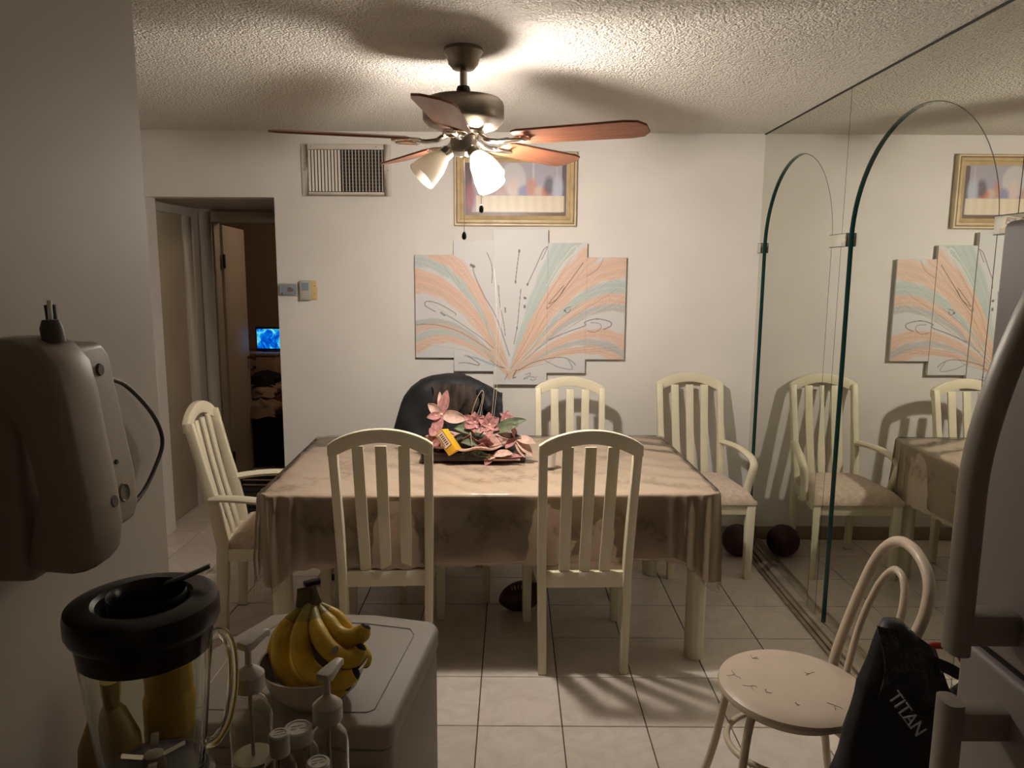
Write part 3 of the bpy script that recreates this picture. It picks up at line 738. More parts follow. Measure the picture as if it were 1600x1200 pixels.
# --- tablecloth with skirt, corner folds, scalloped hem and printed sprigs
def cloth_point(s, side_t, d, lift, amp):
    pass
def cloth(name, m, lift, drop, cdrop, amp, scallop, res, sprig=False, rip=0.0):
    """top grid plus skirt around the rounded table edge"""
    ox, oy = hx + lift, hy + lift; rc = 0.03 + lift
    per = []
    def seg(a, b):
        a = Vector(a); b = Vector(b); L_ = (b - a).length; k = max(2, int(L_ / res))
        return [a.lerp(b, i / k) for i in range(k)]
    corners = [(ox - rc, -oy + rc, -PI / 2), (ox - rc, oy - rc, 0), (-ox + rc, oy - rc, PI / 2), (-ox + rc, -oy + rc, PI)]
    per += seg((-ox + rc, -oy), (ox - rc, -oy))
    nrm = [Vector((0, -1))] * len(per); cw = [0.0] * len(per)
    sides = [((ox, -oy + rc), (ox, oy - rc), (1, 0)), ((ox - rc, oy), (-ox + rc, oy), (0, 1)), ((-ox, oy - rc), (-ox, -oy + rc), (-1, 0)), None]
    for k, (cx, cy, a0) in enumerate(corners):
        nc = 26
        for i in range(nc):
            a = a0 + PI / 2 * i / nc
            per.append(Vector((cx + rc * math.cos(a), cy + rc * math.sin(a)))); nrm.append(Vector((math.cos(a), math.sin(a)))); cw.append(1.0)
        if sides[k]:
            sg_ = seg(sides[k][0], sides[k][1]); per += sg_; nrm += [Vector(sides[k][2])] * len(sg_); cw += [0.0] * len(sg_)
    n_ = len(per)
    # smooth corner weight along the perimeter by distance to nearest corner
    cpts = [Vector((sx * ox, sy * oy)) for sx in (-1, 1) for sy in (-1, 1)]
    cd = [min((p - c_).length for c_ in cpts) for p in per]
    arc = [0.0]
    for i in range(1, n_): arc.append(arc[-1] + (per[i] - per[i - 1]).length)
    LV = 26; rows = []; cols = []
    zt = TH + lift
    ph = rng.uniform(0, 6.28, 6)
    for j in range(LV + 1):
        t = j / LV; row = []
        for i in range(n_):
            wcor = math.exp(-(cd[i] / 0.10) ** 2); wfar = math.exp(-(cd[i] / 0.30) ** 2)
            dr = drop + cdrop * wcor + 0.012 * math.sin(arc[i] * 2.3 + ph[0])
            dr += scallop * abs(math.sin(arc[i] * PI / 0.085)) * (1 if scallop else 0)
            z = zt - 0.006 - dr * t if j else zt - 0.003
            rnd = 0.006 * min(1, t * 8)
            fold = amp * t * (math.sin(arc[i] * 21 + ph[1]) * 0.30 + math.sin(arc[i] * 9.0 + ph[2]) * 0.5)
            # corner pleats
            angc = math.atan2(nrm[i].y, nrm[i].x)
            fold += amp * 1.7 * t * wcor * (0.7 + math.cos(angc * 12 + ph[3]) * 0.6)
            fold += rip * math.sin(arc[i] * 55 + j * 0.9) * t
            flare = 0.012 * t + rnd - 0.02 * t * (1 - wfar)
            th_ = min(1.0, j / 4) * PI / 2
            rl = 0.011
            flare = rl * math.sin(th_) + 0.006 * t - 0.012 * t * (1 - wfar)
            fold -= amp * 1.7 * t * wcor * (0.7 + math.cos(angc * 12 + ph[3]) * 0.6)
            fold += amp * 1.1 * min(1, t * 1.5) * math.exp(-(cd[i] / 0.16) ** 2) * math.sin(arc[i] * 92 + ph[4]) - 0.010 * t * wcor
            z = zt - rl * (1 - math.cos(th_)) if j <= 4 else zt - rl - dr * (j - 4) / (LV - 4)
            off = nrm[i] * (flare + fold * (0 if j < 2 else 1))
            row.append((per[i].x + off.x, per[i].y + off.y, z))
        rows.append(row)
    mb_ = MB()
    base = [r + [r[0]] for r in rows]
    mb_.grid(base); mb_.hem = rows[-1]
    # top
    nx_, ny_ = int(2 * ox / res), int(2 * oy / res); top = []
    for j in range(ny_ + 1):
        r = []
        for i in range(nx_ + 1):
            x = -ox + 2 * ox * i / nx_; y = -oy + 2 * oy * j / ny_
            ex = max(0, abs(x) - (ox - rc)); ey = max(0, abs(y) - (oy - rc))
            if ex > 0 and ey > 0:
                dd = math.hypot(ex, ey)
                if dd > rc: x -= math.copysign(ex * (1 - rc / dd), x); y -= math.copysign(ey * (1 - rc / dd), y)
            wr = 0.0012 * math.sin(x * 14 + 3 * math.sin(y * 6)) * math.sin(y * 9 + 1) + 0.0010 * math.sin((x * 0.8 + y) * 37 + 4 * math.sin(x * 3))
            edge_ = max(abs(x) / ox, abs(y) / oy)
            r.append((x, y, zt + wr * (1.5 if sprig else 2.2) - (0.003 if edge_ > 0.999 else 0)))
        top.append(r)
    mb_.grid(top)
    return mb_
def sprig_value(px, py, cx, cy, sc, rot, kind=0):
    """how much a point belongs to a small printed branch of leaves"""
    x = (px - cx) / sc; y = (py - cy) / sc
    c_, s_ = math.cos(rot), math.sin(rot); x, y = c_ * x + s_ * y, -s_ * x + c_ * y
    v = np.zeros_like(x)
    v = np.maximum(v, np.exp(-((y - 0.15 * x * x) / 0.05) ** 2) * (np.abs(x) < 1.2))
    for k in range(-5, 6):
        ax = k * 0.22; sgn = 1 if k % 2 else -1
        lx = x - ax; ly = y - 0.15 * ax * ax - sgn * 0.16
        c2, s2 = math.cos(sgn * 0.8), math.sin(sgn * 0.8)
        qx, qy = c2 * lx + s2 * ly, -s2 * lx + c2 * ly
        v = np.maximum(v, np.exp(-(qx / 0.20) ** 2 - (qy / 0.085) ** 2))
    for k in range(5):
        a = k * 1.257
        v = np.maximum(v, np.exp(-((x - 0.2 * math.cos(a)) / 0.14) ** 2 - ((y - 0.05 - 0.22 * math.sin(a)) / 0.14) ** 2))
    return v
clothm = MB()
clothm = cloth('tablecloth', None, 0.006, 0.285, 0.10, 0.018, 0.010, 0.011, sprig=True)
M['cloth'] = mat('tablecloth_print', (0.62, 0.52, 0.42), 0.75, spec=0.2, attr='Col', bump=0.25, bscale=24, bdist=0.006)
tcl = thing('tablecloth', 'beige cloth with brown leaf sprigs draped over the dining table', 'tablecloth', TC, TR)
clo = clothm.build('cloth', M['cloth'], tcl, local=True, ang=70)
def paint_cloth(o):
    me = o.data; nv = len(me.vertices); co = np.empty(nv * 3); me.vertices.foreach_get('co', co); co = co.reshape(-1, 3)
    x, y, z = co.T
    ox, oy = hx + 0.01, hy + 0.01
    # unfold the skirt to flat coordinates
    drop_ = np.maximum(0, TH - z)
    fx = np.where(np.abs(x) > ox - 0.004, np.sign(x) * (ox + drop_), x)
    fy = np.where((np.abs(y) > oy - 0.004) & (np.abs(x) <= ox + 0.0), np.sign(y) * (oy + drop_), y)
    v = np.zeros(nv)
    for (cx, cy, sc, rot) in ((-0.62, -oy - 0.13, 0.13, 0.1), (-0.28, -oy - 0.12, 0.12, 2.6), (0.02, -oy - 0.12, 0.10, 0.0), (-0.02, -oy - 0.10, 0.09, 1.5), (0.40, -oy - 0.14, 0.12, 0.3), (0.62, -oy - 0.12, 0.10, 2.8),
                              (-0.85, -0.44, 0.11, 0.5), (-0.72, -0.30, 0.08, 0.2), (0.80, -0.42, 0.11, -0.4), (0.62, -0.36, 0.10, 0.3), (-0.62, 0.22, 0.13, 0.1), (-0.30, -0.02, 0.15, 0.5),
                              (0.05, -0.33, 0.14, 0.2), (0.35, -0.2, 0.13, -0.4), (0.62, 0.1, 0.13, 0.8), (-0.1, 0.36, 0.13, 0.1), (0.4, 0.38, 0.13, 2.6), (-0.66, -0.12, 0.12, 1.9), (-0.05, -0.15, 0.13, -0.3),
                              (ox + 0.12, -0.2, 0.12, 1.4), (ox + 0.12, 0.25, 0.12, 1.6), (-ox - 0.12, -0.2, 0.12, 1.4), (-ox - 0.12, 0.25, 0.12, 1.7)):
        v = np.maximum(v, sprig_value(fx, fy, cx, cy, sc, rot))
    nz = 0.5 + 0.5 * np.sin(fx * 170 + 5 * np.sin(fy * 60)) * np.sin(fy * 150 + 4 * np.sin(fx * 47))
    v = np.clip(v * (0.35 + 0.75 * nz) * 0.62, 0, 1)[:, None]
    base = np.array((0.51, 0.405, 0.315)); dk = np.array((0.17, 0.11, 0.06))
    colr = base * (1 - v) + dk * v
    a = me.color_attributes.new('Col', 'FLOAT_COLOR', 'POINT')
    a.data.foreach_set('color', np.concatenate([colr, np.ones((nv, 1))], 1).astype(np.float32).ravel())
paint_cloth(clo)
vin = thing('table_cover', 'clear vinyl sheet covering the beige tablecloth', 'table cover', TC, TR)
vmb = cloth('cover', None, 0.012, 0.275, 0.16, 0.024, 0.0, 0.02, rip=0.002)
vin_o = vmb.build('vinyl_sheet', M['vinyl'], vin, local=True, ang=80)
MB().tube(vmb.hem[::2], 0.0011, 5, closed=True).build('hem', M['cord_w'], vin, local=True)

# ================================================================== FIVE-PANEL CANVAS PAINTING
# drawn once as a colour field over the whole picture, then carried by the five canvases
SX = 1600 / 350.0 * 0.9725   # sketch units per photo pixel (sketch is 1556 wide for 350 px)
K6 = 1556 / 350.0
def art_field(ax, ay):
    """ax, ay in sketch units (x right, y down): returns rgb"""
    col = np.tile(np.array((0.61, 0.595, 0.585)), (ax.size, 1)).astype(np.float64)
    tint = 0.5 + 0.5 * np.sin(ax * 0.004 + ay * 0.006)
    col *= (0.97 + 0.03 * tint)[:, None]
    PEACH = np.array((0.66, 0.42, 0.30)); TEAL = np.array((0.42, 0.49, 0.46)); GRAY = np.array((0.42, 0.42, 0.40)); TAN = np.array((0.60, 0.42, 0.32))
    O = np.array((690.0, 1050.0))
    bands = [((30, 860), (330, 800), 95, PEACH), ((30, 800), (340, 765), 60, TEAL), ((30, 735), (340, 735), 60, TAN), ((30, 690), (360, 715), 46, GRAY),
             ((20, 390), (360, 545), 190, PEACH), ((20, 250), (390, 450), 90, TEAL), ((170, 190), (450, 440), 130, PEACH),
             ((1480, 930), (1130, 865), 90, PEACH), ((1480, 885), (1130, 815), 70, GRAY), ((1480, 800), (1120, 770), 100, PEACH),
             ((1480, 560), (1120, 655), 80, GRAY), ((1480, 500), (1110, 610), 95, PEACH), ((1480, 420), (1100, 560), 110, TEAL), ((1490, 285), (1080, 480), 180, PEACH),
             ((1090, 90), (880, 470), 150, TEAL), ((1180, 90), (930, 450), 70, TEAL), ((1230, 215), (920, 560), 130, PEACH)]
    for bi, (E_, Mi, wd, c_) in enumerate(bands):
        E_ = np.array(E_, float); Mi = np.array(Mi, float); Cc = 2 * Mi - (E_ + O) / 2
        ts = np.linspace(0, 1, 70)
        pts = ((1 - ts) ** 2)[:, None] * O + (2 * ts * (1 - ts))[:, None] * Cc + (ts ** 2)[:, None] * E_
        tg = np.gradient(pts, axis=0); tg /= np.linalg.norm(tg, axis=1)[:, None]
        best = np.full(ax.size, 1e9); bt = np.zeros(ax.size); so = np.zeros(ax.size)
        for k in range(70):
            dx = ax - pts[k, 0]; dy = ay - pts[k, 1]; d2_ = dx * dx + dy * dy
            mk = d2_ < best
            best = np.where(mk, d2_, best); bt = np.where(mk, ts[k], bt); so = np.where(mk, dx * -tg[k, 1] + dy * tg[k, 0], so)
        d_ = np.sqrt(best); half = wd * (0.22 + 0.78 * bt) / 2
        q = so / np.maximum(half, 1)
        strk = np.sin(q * 9 + bi * 1.7 + 2 * np.sin(bt * 5 + bi)) * 0.5 + np.sin(q * 23 + bt * 4 + bi * 3.1) * 0.3 + np.sin(q * 47 - bt * 7) * 0.2
        fine = np.sin(q * 71 + 3 * np.sin(bt * 6 + bi)) * 0.5 + np.sin(q * 113 + bt * 9 + bi * 2.3) * 0.5
        al = np.clip((1.02 + 0.10 * np.sin(bt * 30 + bi) + 0.16 * strk + 0.10 * fine - d_ / half) * 4.0, 0, 1) * (0.82 + 0.15 * strk + 0.06 * fine)
        al = np.clip(al, 0, 0.97)[:, None]
        cc = c_ * (1 + 0.13 * strk + 0.10 * fine)[:, None]
        mixw = np.clip(strk * 0.6 + fine * 0.5 - 0.42, 0, 1)[:, None] * 1.3
        cc = cc * (1 - mixw) + np.array((0.68, 0.60, 0.54)) * mixw
        col = col * (1 - al) + cc * al
    def line(pts, w0, c_=(0.10, 0.085, 0.075), a0=0.9, nseg=14):
        nonlocal col
        pp = catmull([(x, y, 0) for x, y in pts], nseg)
        best = np.full(ax.size, 1e9)
        for k in range(len(pp) - 1):
            x1, y1 = pp[k].x, pp[k].y; x2, y2 = pp[k + 1].x, pp[k + 1].y
            sel = (np.abs(ax - (x1 + x2) / 2) < abs(x2 - x1) / 2 + 14) & (np.abs(ay - (y1 + y2) / 2) < abs(y2 - y1) / 2 + 14)
            if not sel.any(): continue
            xs = ax[sel]; ys = ay[sel]; vx, vy = x2 - x1, y2 - y1; L2 = vx * vx + vy * vy + 1e-9
            t = np.clip(((xs - x1) * vx + (ys - y1) * vy) / L2, 0, 1)
            dd = np.hypot(xs - x1 - t * vx, ys - y1 - t * vy)
            best[sel] = np.minimum(best[sel], dd)
        al = (np.clip((w0 + 1.2 - best) / 2.0, 0, 1) * a0)[:, None]
        col = col * (1 - al) + np.array(c_) * al
    dk = (0.13, 0.11, 0.10); lt = (0.72, 0.62, 0.52); br = (0.34, 0.20, 0.13)
    for e in ((80, 260), (70, 420), (240, 230), (300, 330), (420, 400), (150, 500), (260, 560), (1430, 330), (1400, 460), (1300, 330), (1200, 300), (1120, 200), (1150, 560), (1420, 520), (1300, 480), (1420, 860), (1350, 800), (120, 800), (240, 760)):
        mx_ = ((e[0] + 690) / 2, (e[1] + 1000) / 2 - 40)
        for off in (-26, 0, 24):
          line([(690 + off * 0.1, 1010), (0.35 * e[0] + 0.65 * 690, 0.35 * e[1] + 0.65 * 1000), (mx_[0] + off * 0.5, mx_[1] - off * 0.4), (e[0] + off, e[1] - off)], 1.3, lt if (e[0] + e[1] + off) % 3 else br, 0.42)
    line([(435, 285), (450, 350), (520, 500), (600, 640), (690, 900)], 2.4, dk); line([(425, 280), (445, 290)], 9, dk)
    line([(533, 195), (560, 260), (570, 330), (565, 400)], 2.2, dk)
    line([(755, 175), (745, 240), (728, 390)], 2.6, dk); line([(753, 178), (752, 190)], 6, dk); line([(728, 385), (729, 398)], 5, dk)
    line([(945, 152), (915, 180), (870, 280), (810, 410)], 2.4, dk); line([(945, 152), (930, 190), (905, 240)], 2.0, dk); line([(812, 405), (810, 412)], 6, dk)
    line([(612, 415), (622, 540), (650, 680), (660, 760)], 2.2, dk); line([(765, 440), (755, 560), (742, 700), (720, 820)], 2.2, dk)
    line([(792, 500), (797, 503)], 8, dk); line([(792, 555), (792, 566)], 7, dk); line([(658, 570), (660, 600)], 4, dk); line([(740, 705), (742, 715)], 4, dk)
    line([(180, 600), (110, 560), (120, 528), (200, 545), (300, 600), (320, 620)], 2.4, dk)
    line([(220, 608), (320, 660), (470, 760), (580, 850)], 2.6, (0.20, 0.26, 0.27)); line([(216, 605), (240, 625)], 6, (0.2, 0.24, 0.25))
    line([(40, 690), (180, 690), (360, 745), (560, 870)], 2.2, dk, 0.7)
    line([(380, 903), (470, 925), (560, 960), (640, 985)], 6, (0.30, 0.40, 0.46), 0.8); line([(340, 955), (400, 955), (470, 970), (475, 955), (400, 905)], 2.6, dk)
    line([(560, 935), (600, 965), (660, 990)], 2.2, dk)
    line([(1190, 260), (1090, 400), (1030, 490), (955, 570), (945, 560)], 2.2, dk); line([(1060, 415), (1030, 450), (960, 540), (1020, 500), (1065, 430)], 2.2, dk)
    line([(1110, 160), (1140, 150), (1135, 190), (1060, 260), (960, 420)], 3.0, (0.72, 0.68, 0.60), 0.8); line([(1110, 160), (1020, 280), (940, 420)], 2.6, (0.70, 0.66, 0.60), 0.7)
    line([(1110, 560), (1080, 570), (1070, 590), (1095, 600), (1110, 575)], 2.0, dk); line([(1068, 585), (1072, 588)], 6, dk)
    line([(1330, 228), (1290, 300), (1220, 350)], 1.8, dk, 0.7)
    line([(960, 790), (1100, 730), (1210, 690), (1210, 665), (1290, 643), (1380, 660), (1390, 690), (1340, 715)], 2.6, dk); line([(1250, 668), (1310, 675), (1322, 705), (1280, 735), (1230, 725)], 2.0, dk, 0.8)
    line([(750, 1005), (850, 950), (960, 920), (1060, 912), (1120, 935), (1150, 965)], 2.2, dk); line([(940, 935), (1020, 975), (1100, 995), (1130, 985), (1100, 930)], 2.0, dk, 0.8)
    line([(870, 860), (960, 800), (1200, 640)], 1.8, br, 0.6); line([(680, 1030), (660, 1065)], 3, (0.35, 0.18, 0.14))
    line([(740, 1000), (715, 1055), (735, 1050)], 3.4, dk)
    # signature
    line([(800, 1035), (830, 1022), (835, 1035), (790, 1062), (820, 1058)], 1.8, dk); line([(826, 1050), (838, 1044), (842, 1054), (856, 1044), (862, 1054), (888, 1046)], 1.5, dk); line([(832, 1070), (845, 1066), (850, 1074), (878, 1064)], 1.5, dk)
    return col
art = thing('canvas_painting', 'five-panel canvas painting of peach and teal feather-like strokes on white', 'painting', (0.05, YB, 1.44))
PANELS = [(-0.581, -0.351, 1.142, 1.754, 0.030), (-0.351, -0.111, 1.061, 1.835, 0.034), (-0.113, 0.208, 0.982, 1.903, 0.042), (0.206, 0.440, 1.054, 1.827, 0.034), (0.438, 0.674, 1.137, 1.745, 0.030)]
ppx = (974 - 649) / (0.674 + 0.581)      # photo pixels per metre on this wall
for (x0, x1, z0, z1, dep) in PANELS:
    nx_ = int((x1 - x0) / 0.0031); nz_ = int((z1 - z0) / 0.0031)
    gx = np.linspace(x0, x1, nx_ + 1); gz = np.linspace(z0, z1, nz_ + 1)
    X_, Z_ = np.meshgrid(gx, gz); Xf = X_.ravel(); Zf = Z_.ravel()
    u = 649 + (Xf + 0.581) * ppx; v = 359 + (1.903 - Zf) * ppx * 1.0025
    colr = art_field((u - 640) * K6, (v - 350) * K6)
    yf = YB - dep
    verts = np.stack([Xf, np.full_like(Xf, yf), Zf], 1) - np.array(art.location)
    ii = np.arange(nz_)[:, None] * (nx_ + 1) + np.arange(nx_)[None, :]
    quads = np.stack([ii, ii + 1, ii + nx_ + 2, ii + nx_ + 1], -1).reshape(-1, 4)
    me = bpy.data.meshes.new('painted_face'); me.from_pydata(verts.tolist(), [], quads.tolist()); me.materials.append(M['paint'])
    a = me.color_attributes.new('Col', 'FLOAT_COLOR', 'POINT'); a.data.foreach_set('color', np.concatenate([colr, np.ones((len(colr), 1))], 1).astype(np.float32).ravel())
    body = MB().box(x0 - 0.0005, x1 + 0.0005, yf + 0.0006, YB - 0.012, z0 - 0.0005, z1 + 0.0005).build('canvas_panel', M['canvas_edge'], art, bevel=0.002)
    po = bpy.data.objects.new('painted_face', me); link(po, body)

# ================================================================== FRAMED PICTURE (plain stand-in print)
fr = thing('framed_picture', 'wide gilt-framed print in lilac and cream above the canvases', 'picture', (0.01, YB, 2.135))
fx0, fx1, fz0, fz1 = -0.346, 0.372, 1.924, 2.348
def frame_ring(x0, x1, z0, z1, prof, name, m):
    # prof: (inset, protrusion) across the moulding
    mb_ = MB(); rings = []
    for ins, pr in prof:
        rings.append([(x0 + ins, YB - pr, z0 + ins), (x1 - ins, YB - pr, z0 + ins), (x1 - ins, YB - pr, z1 - ins), (x0 + ins, YB - pr, z1 - ins)])
    mb_.loft(rings, cap=False); return mb_.build(name, m, fr, ang=20)
frame_ring(fx0, fx1, fz0, fz1, [(0.0, 0.004), (0.0, 0.030), (0.004, 0.036), (0.012, 0.036)], 'outer_moulding', M['gold_pale'])
frame_ring(fx0, fx1, fz0, fz1, [(0.012, 0.036), (0.014, 0.031), (0.017, 0.031)], 'groove', M['gold_dark'])
frame_ring(fx0, fx1, fz0, fz1, [(0.017, 0.031), (0.020, 0.035), (0.034, 0.036), (0.038, 0.032)], 'middle_moulding', M['gold'])
frame_ring(fx0, fx1, fz0, fz1, [(0.038, 0.032), (0.040, 0.026), (0.055, 0.018), (0.061, 0.014)], 'inner_moulding', M['gold'])
nx_, nz_ = 200, 104
gx = np.linspace(fx0 + 0.06, fx1 - 0.06, nx_ + 1); gz = np.linspace(fz0 + 0.06, fz1 - 0.06, nz_ + 1)
X_, Z_ = np.meshgrid(gx, gz); s_ = ((X_ - gx[0]) / (gx[-1] - gx[0])).ravel(); t_ = ((Z_ - gz[0]) / (gz[-1] - gz[0])).ravel()
pc = np.tile(np.array((0.40, 0.37, 0.43)), (s_.size, 1))
def blob(cx, cy, rx, ry, c_, soft=0.25, a0=1.0):
    global pc
    q = np.hypot((s_ - cx) / rx, (t_ - cy) / ry); al = (np.clip((1 + soft - q) / (2 * soft), 0, 1) * a0)[:, None]
    pc = pc * (1 - al) + np.array(c_) * al
def rect(x0, x1, y0, y1, c_, a0=1.0, soft=0.012):
    global pc
    al = (np.clip((s_ - x0) / soft, 0, 1) * np.clip((x1 - s_) / soft, 0, 1) * np.clip((t_ - y0) / soft, 0, 1) * np.clip((y1 - t_) / soft, 0, 1) * a0)[:, None]
    pc = pc * (1 - al) + np.array(c_) * al
rect(0, 0.08, 0, 1, (0.14, 0.10, 0.11)); rect(0.95, 1.01, 0, 1, (0.14, 0.11, 0.12)); rect(0, 1, -0.1, 0.07, (0.16, 0.10, 0.07))
blob(0.48, 0.70, 0.12, 0.30, (0.55, 0.52, 0.53), 0.1); rect(0.66, 0.69, 0.3, 1.1, (0.58, 0.52, 0.52)); rect(0.895, 0.92, 0.35, 1.1, (0.52, 0.46, 0.46)); rect(0.30, 0.33, 0.3, 1.1, (0.52, 0.46, 0.48))
for (cx, cy, rx, ry, c_) in ((0.06, 0.36, 0.045, 0.26, (0.36, 0.12, 0.14)), (0.17, 0.50, 0.05, 0.14, (0.46, 0.34, 0.30)), (0.27, 0.45, 0.05, 0.10, (0.42, 0.30, 0.34)), (0.37, 0.46, 0.05, 0.12, (0.50, 0.34, 0.30)),
                             (0.48, 0.53, 0.05, 0.20, (0.66, 0.52, 0.48)), (0.58, 0.46, 0.055, 0.11, (0.26, 0.26, 0.42)), (0.66, 0.53, 0.05, 0.18, (0.55, 0.26, 0.18)), (0.73, 0.46, 0.04, 0.10, (0.60, 0.46, 0.38)),
                             (0.80, 0.45, 0.045, 0.10, (0.58, 0.20, 0.11)), (0.83, 0.56, 0.05, 0.17, (0.12, 0.11, 0.14)), (0.915, 0.52, 0.05, 0.22, (0.46, 0.50, 0.58))):
    blob(cx, cy, rx, ry, c_, 0.35, 0.85)
rect(0.11, 0.985, 0.07, 0.385, (0.70, 0.60, 0.46)); 
fold = (np.sin(s_ * 70) * 0.04 * ((t_ > 0.07) & (t_ < 0.385) & (s_ > 0.11)))[:, None]; pc = np.clip(pc * (1 + fold), 0, 1)
verts = np.stack([X_.ravel(), np.full(X_.size, YB - 0.0145), Z_.ravel()], 1) - np.array(fr.location)
ii = np.arange(nz_)[:, None] * (nx_ + 1) + np.arange(nx_)[None, :]
quads = np.stack([ii, ii + 1, ii + nx_ + 2, ii + nx_ + 1], -1).reshape(-1, 4)
me = bpy.data.meshes.new('print'); me.from_pydata(verts.tolist(), [], quads.tolist()); me.materials.append(M['print'])
a = me.color_attributes.new('Col', 'FLOAT_COLOR', 'POINT'); a.data.foreach_set('color', np.concatenate([pc, np.ones((len(pc), 1))], 1).astype(np.float32).ravel())
link(bpy.data.objects.new('print', me), fr)
MB().box(fx0 + 0.02, fx1 - 0.02, YB - 0.0135, YB - 0.003, fz0 + 0.02, fz1 - 0.02).build('backing_board', M['gold_dark'], fr, smooth=False)

# ================================================================== AIR VENT
vt = thing('air_vent', 'cream metal air vent grille with vertical louvres high on the wall', 'vent', (-0.975, YB, 2.24))
vx0, vx1, vz0, vz1 = -1.238, -0.715, 2.090, 2.385; ix0, ix1, iz0, iz1 = -1.202, -0.757, 2.115, 2.356
vf = MB()
for (a, b, c_, d_) in ((vx0, ix0, vz0, vz1), (ix1, vx1, vz0, vz1), (ix0, ix1, vz0, iz0), (ix0, ix1, iz1, vz1)): vf.box(a, b, YB - 0.012, YB - 0.001, c_, d_)
vf.build('vent_frame', M['vent'], vt, bevel=0.002)
MB().box(ix0, ix1, YB - 0.004, YB - 0.001, iz0, iz1).build('duct', M['vent_dark'], vt, smooth=False)
NL = 23; lm = {}
for k in range(NL):
    x = ix0 + (k + 0.55) * (ix1 - ix0) / NL
    an = math.radians(24 if k < 10 else 80)
    key = k < 10
    lv = MB().obox((0, 0, 0), Vector((math.cos(an), math.sin(an), 0)) * 0.0066, Vector((-math.sin(an), math.cos(an), 0)) * 0.0008, Vector((0, 0, (iz1 - iz0) / 2 - 0.003)))
    if key not in lm: lm[key] = lv.mesh('louvre', M['vent'], (0, 0, 0), smooth=False)
    o = bpy.data.objects.new('louvre', lm[key]); link(o, vt); o.location = Vector((x, YB - 0.0125, (iz0 + iz1) / 2)) - Vector(vt.location)
hl = MB().box(-(ix1 - ix0) * 0.55 / 2, (ix1 - ix0) * 0.55 / 2, -0.001, 0.001, -0.0025, 0.0025).mesh('cross_bar', mat('vent_bar_dark', (0.10, 0.085, 0.07), 0.5), (0, 0, 0), smooth=False)
for k in range(12):
    o = bpy.data.objects.new('cross_bar', hl); link(o, vt)
    o.location = Vector(((ix1 - (ix1 - ix0) * 0.275), YB - 0.0058, iz0 + (k + 0.5) * (iz1 - iz0) / 12)) - Vector(vt.location)
for (x, z) in ((-1.18, 2.372), (-0.80, 2.372), (-1.222, 2.24), (-0.735, 2.24), (-1.18, 2.101), (-0.86, 2.101)):
    MB().lathe([(0.0, 0.002), (0.003, 0.0015), (0.0035, 0.0)], (x, YB - 0.012, z), 10, (0, -1, 0)).build('screw', M['gold_dark'], vt)
for z in (2.165, 2.300):
    MB().box(-1.199, -1.194, YB - 0.02, YB - 0.012, z - 0.006, z + 0.006).build('lever', M['vent'], vt)

# ================================================================== THERMOSTAT AND COVER BOX
th = thing('thermostat', 'small grey metal thermostat beside the hallway opening', 'thermostat', (-1.345, YB, 1.543))
MB().box(-1.398, -1.289, YB - 0.012, YB, 1.507, 1.582).build('back_plate', M['trimp'], th, bevel=0.003)
MB().box(-1.390, -1.294, YB - 0.032, YB - 0.012, 1.514, 1.576).build('cover', M['silver'], th, bevel=0.004)
MB().lathe([(0.0, 0.008), (0.013, 0.008), (0.017, 0.004), (0.018, 0.0)], (-1.325, YB - 0.032, 1.545), 20, (0, -1, 0)).build('dial', M['nickel_hi'], th)
MB().lathe([(0.0, 0.003), (0.0035, 0.002), (0.004, 0.0)], (-1.375, YB - 0.032, 1.523), 10, (0, -1, 0)).build('button', M['black'], th)
gb = thing('thermostat_guard', 'ivory wall control with a clear grey cover, right of the thermostat', 'control', (-1.22, YB, 1.542))
MB().box(-1.232, -1.172, YB - 0.009, YB, 1.484, 1.598).build('wall_plate', M['ivory'], gb, bevel=0.002)
MB().box(-1.268, -1.204, YB - 0.036, YB - 0.009, 1.484, 1.600).build('cover', M['greybox'], gb, bevel=0.004)
MB().box(-1.256, -1.216, YB - 0.0385, YB - 0.036, 1.540, 1.585).build('display', M['silver'], gb)
for z in (1.500, 1.512, 1.524): MB().box(-1.252, -1.220, YB - 0.0385, YB - 0.036, z, z + 0.005).build('key', M['trimp'], gb)
for z in (1.52, 1.565): MB().lathe([(0.0, 0.002), (0.003, 0.0015), (0.0035, 0)], (-1.187, YB - 0.009, z), 8, (0, -1, 0)).build('screw', M['gold_dark'], gb)

# ================================================================== COAT OVER THE CHAIR BACK
ct_ = thing('winter_coat', 'black quilted coat with plaid lining draped over a dining chair back', 'coat', (-0.36, 4.12, 0.75))
def drape(xs, ztop, zlow_f, zlow_b, yc, thick, name, m, wob=0.012):
    """cloth hung over a rail: xs columns; profile front hem -> over top -> back hem"""
    pts = []; nu = len(xs); NV = 26
    for j in range(NV + 1):
        t = j / NV; row = []
        for i, x in enumerate(xs):
            zt = ztop[i]; zf = zlow_f[i]; zb = zlow_b[i]
            bulge = thick[i]
            if t < 0.42: z = zf + (zt - bulge - zf) * (t / 0.42); y = yc - bulge - 0.03 * (1 - t / 0.42)
            elif t < 0.58:
                a = PI * (t - 0.42) / 0.16; z = zt - bulge + bulge * math.sin(a); y = yc - bulge * math.cos(a)
            else: z = zt - bulge - (zt - bulge - zb) * ((t - 0.58) / 0.42); y = yc + bulge
            q = wob * (math.sin(x * 31 + z * 17) * 0.6 + math.sin(x * 13 - z * 41) * 0.5)
            groove = 0.004 * (abs(math.sin(z * 33 + x * 6)) ** 0.5)
            row.append((x + q * 0.4, y - (q + groove) * (1 if t < 0.5 else -1), z))
        pts.append(row)
    return MB().grid(pts).build(name, m, ct_, ang=80, solid=0.006)
n_ = 22
xs = [-0.66 + i * (0.40) / n_ for i in range(n_ + 1)]
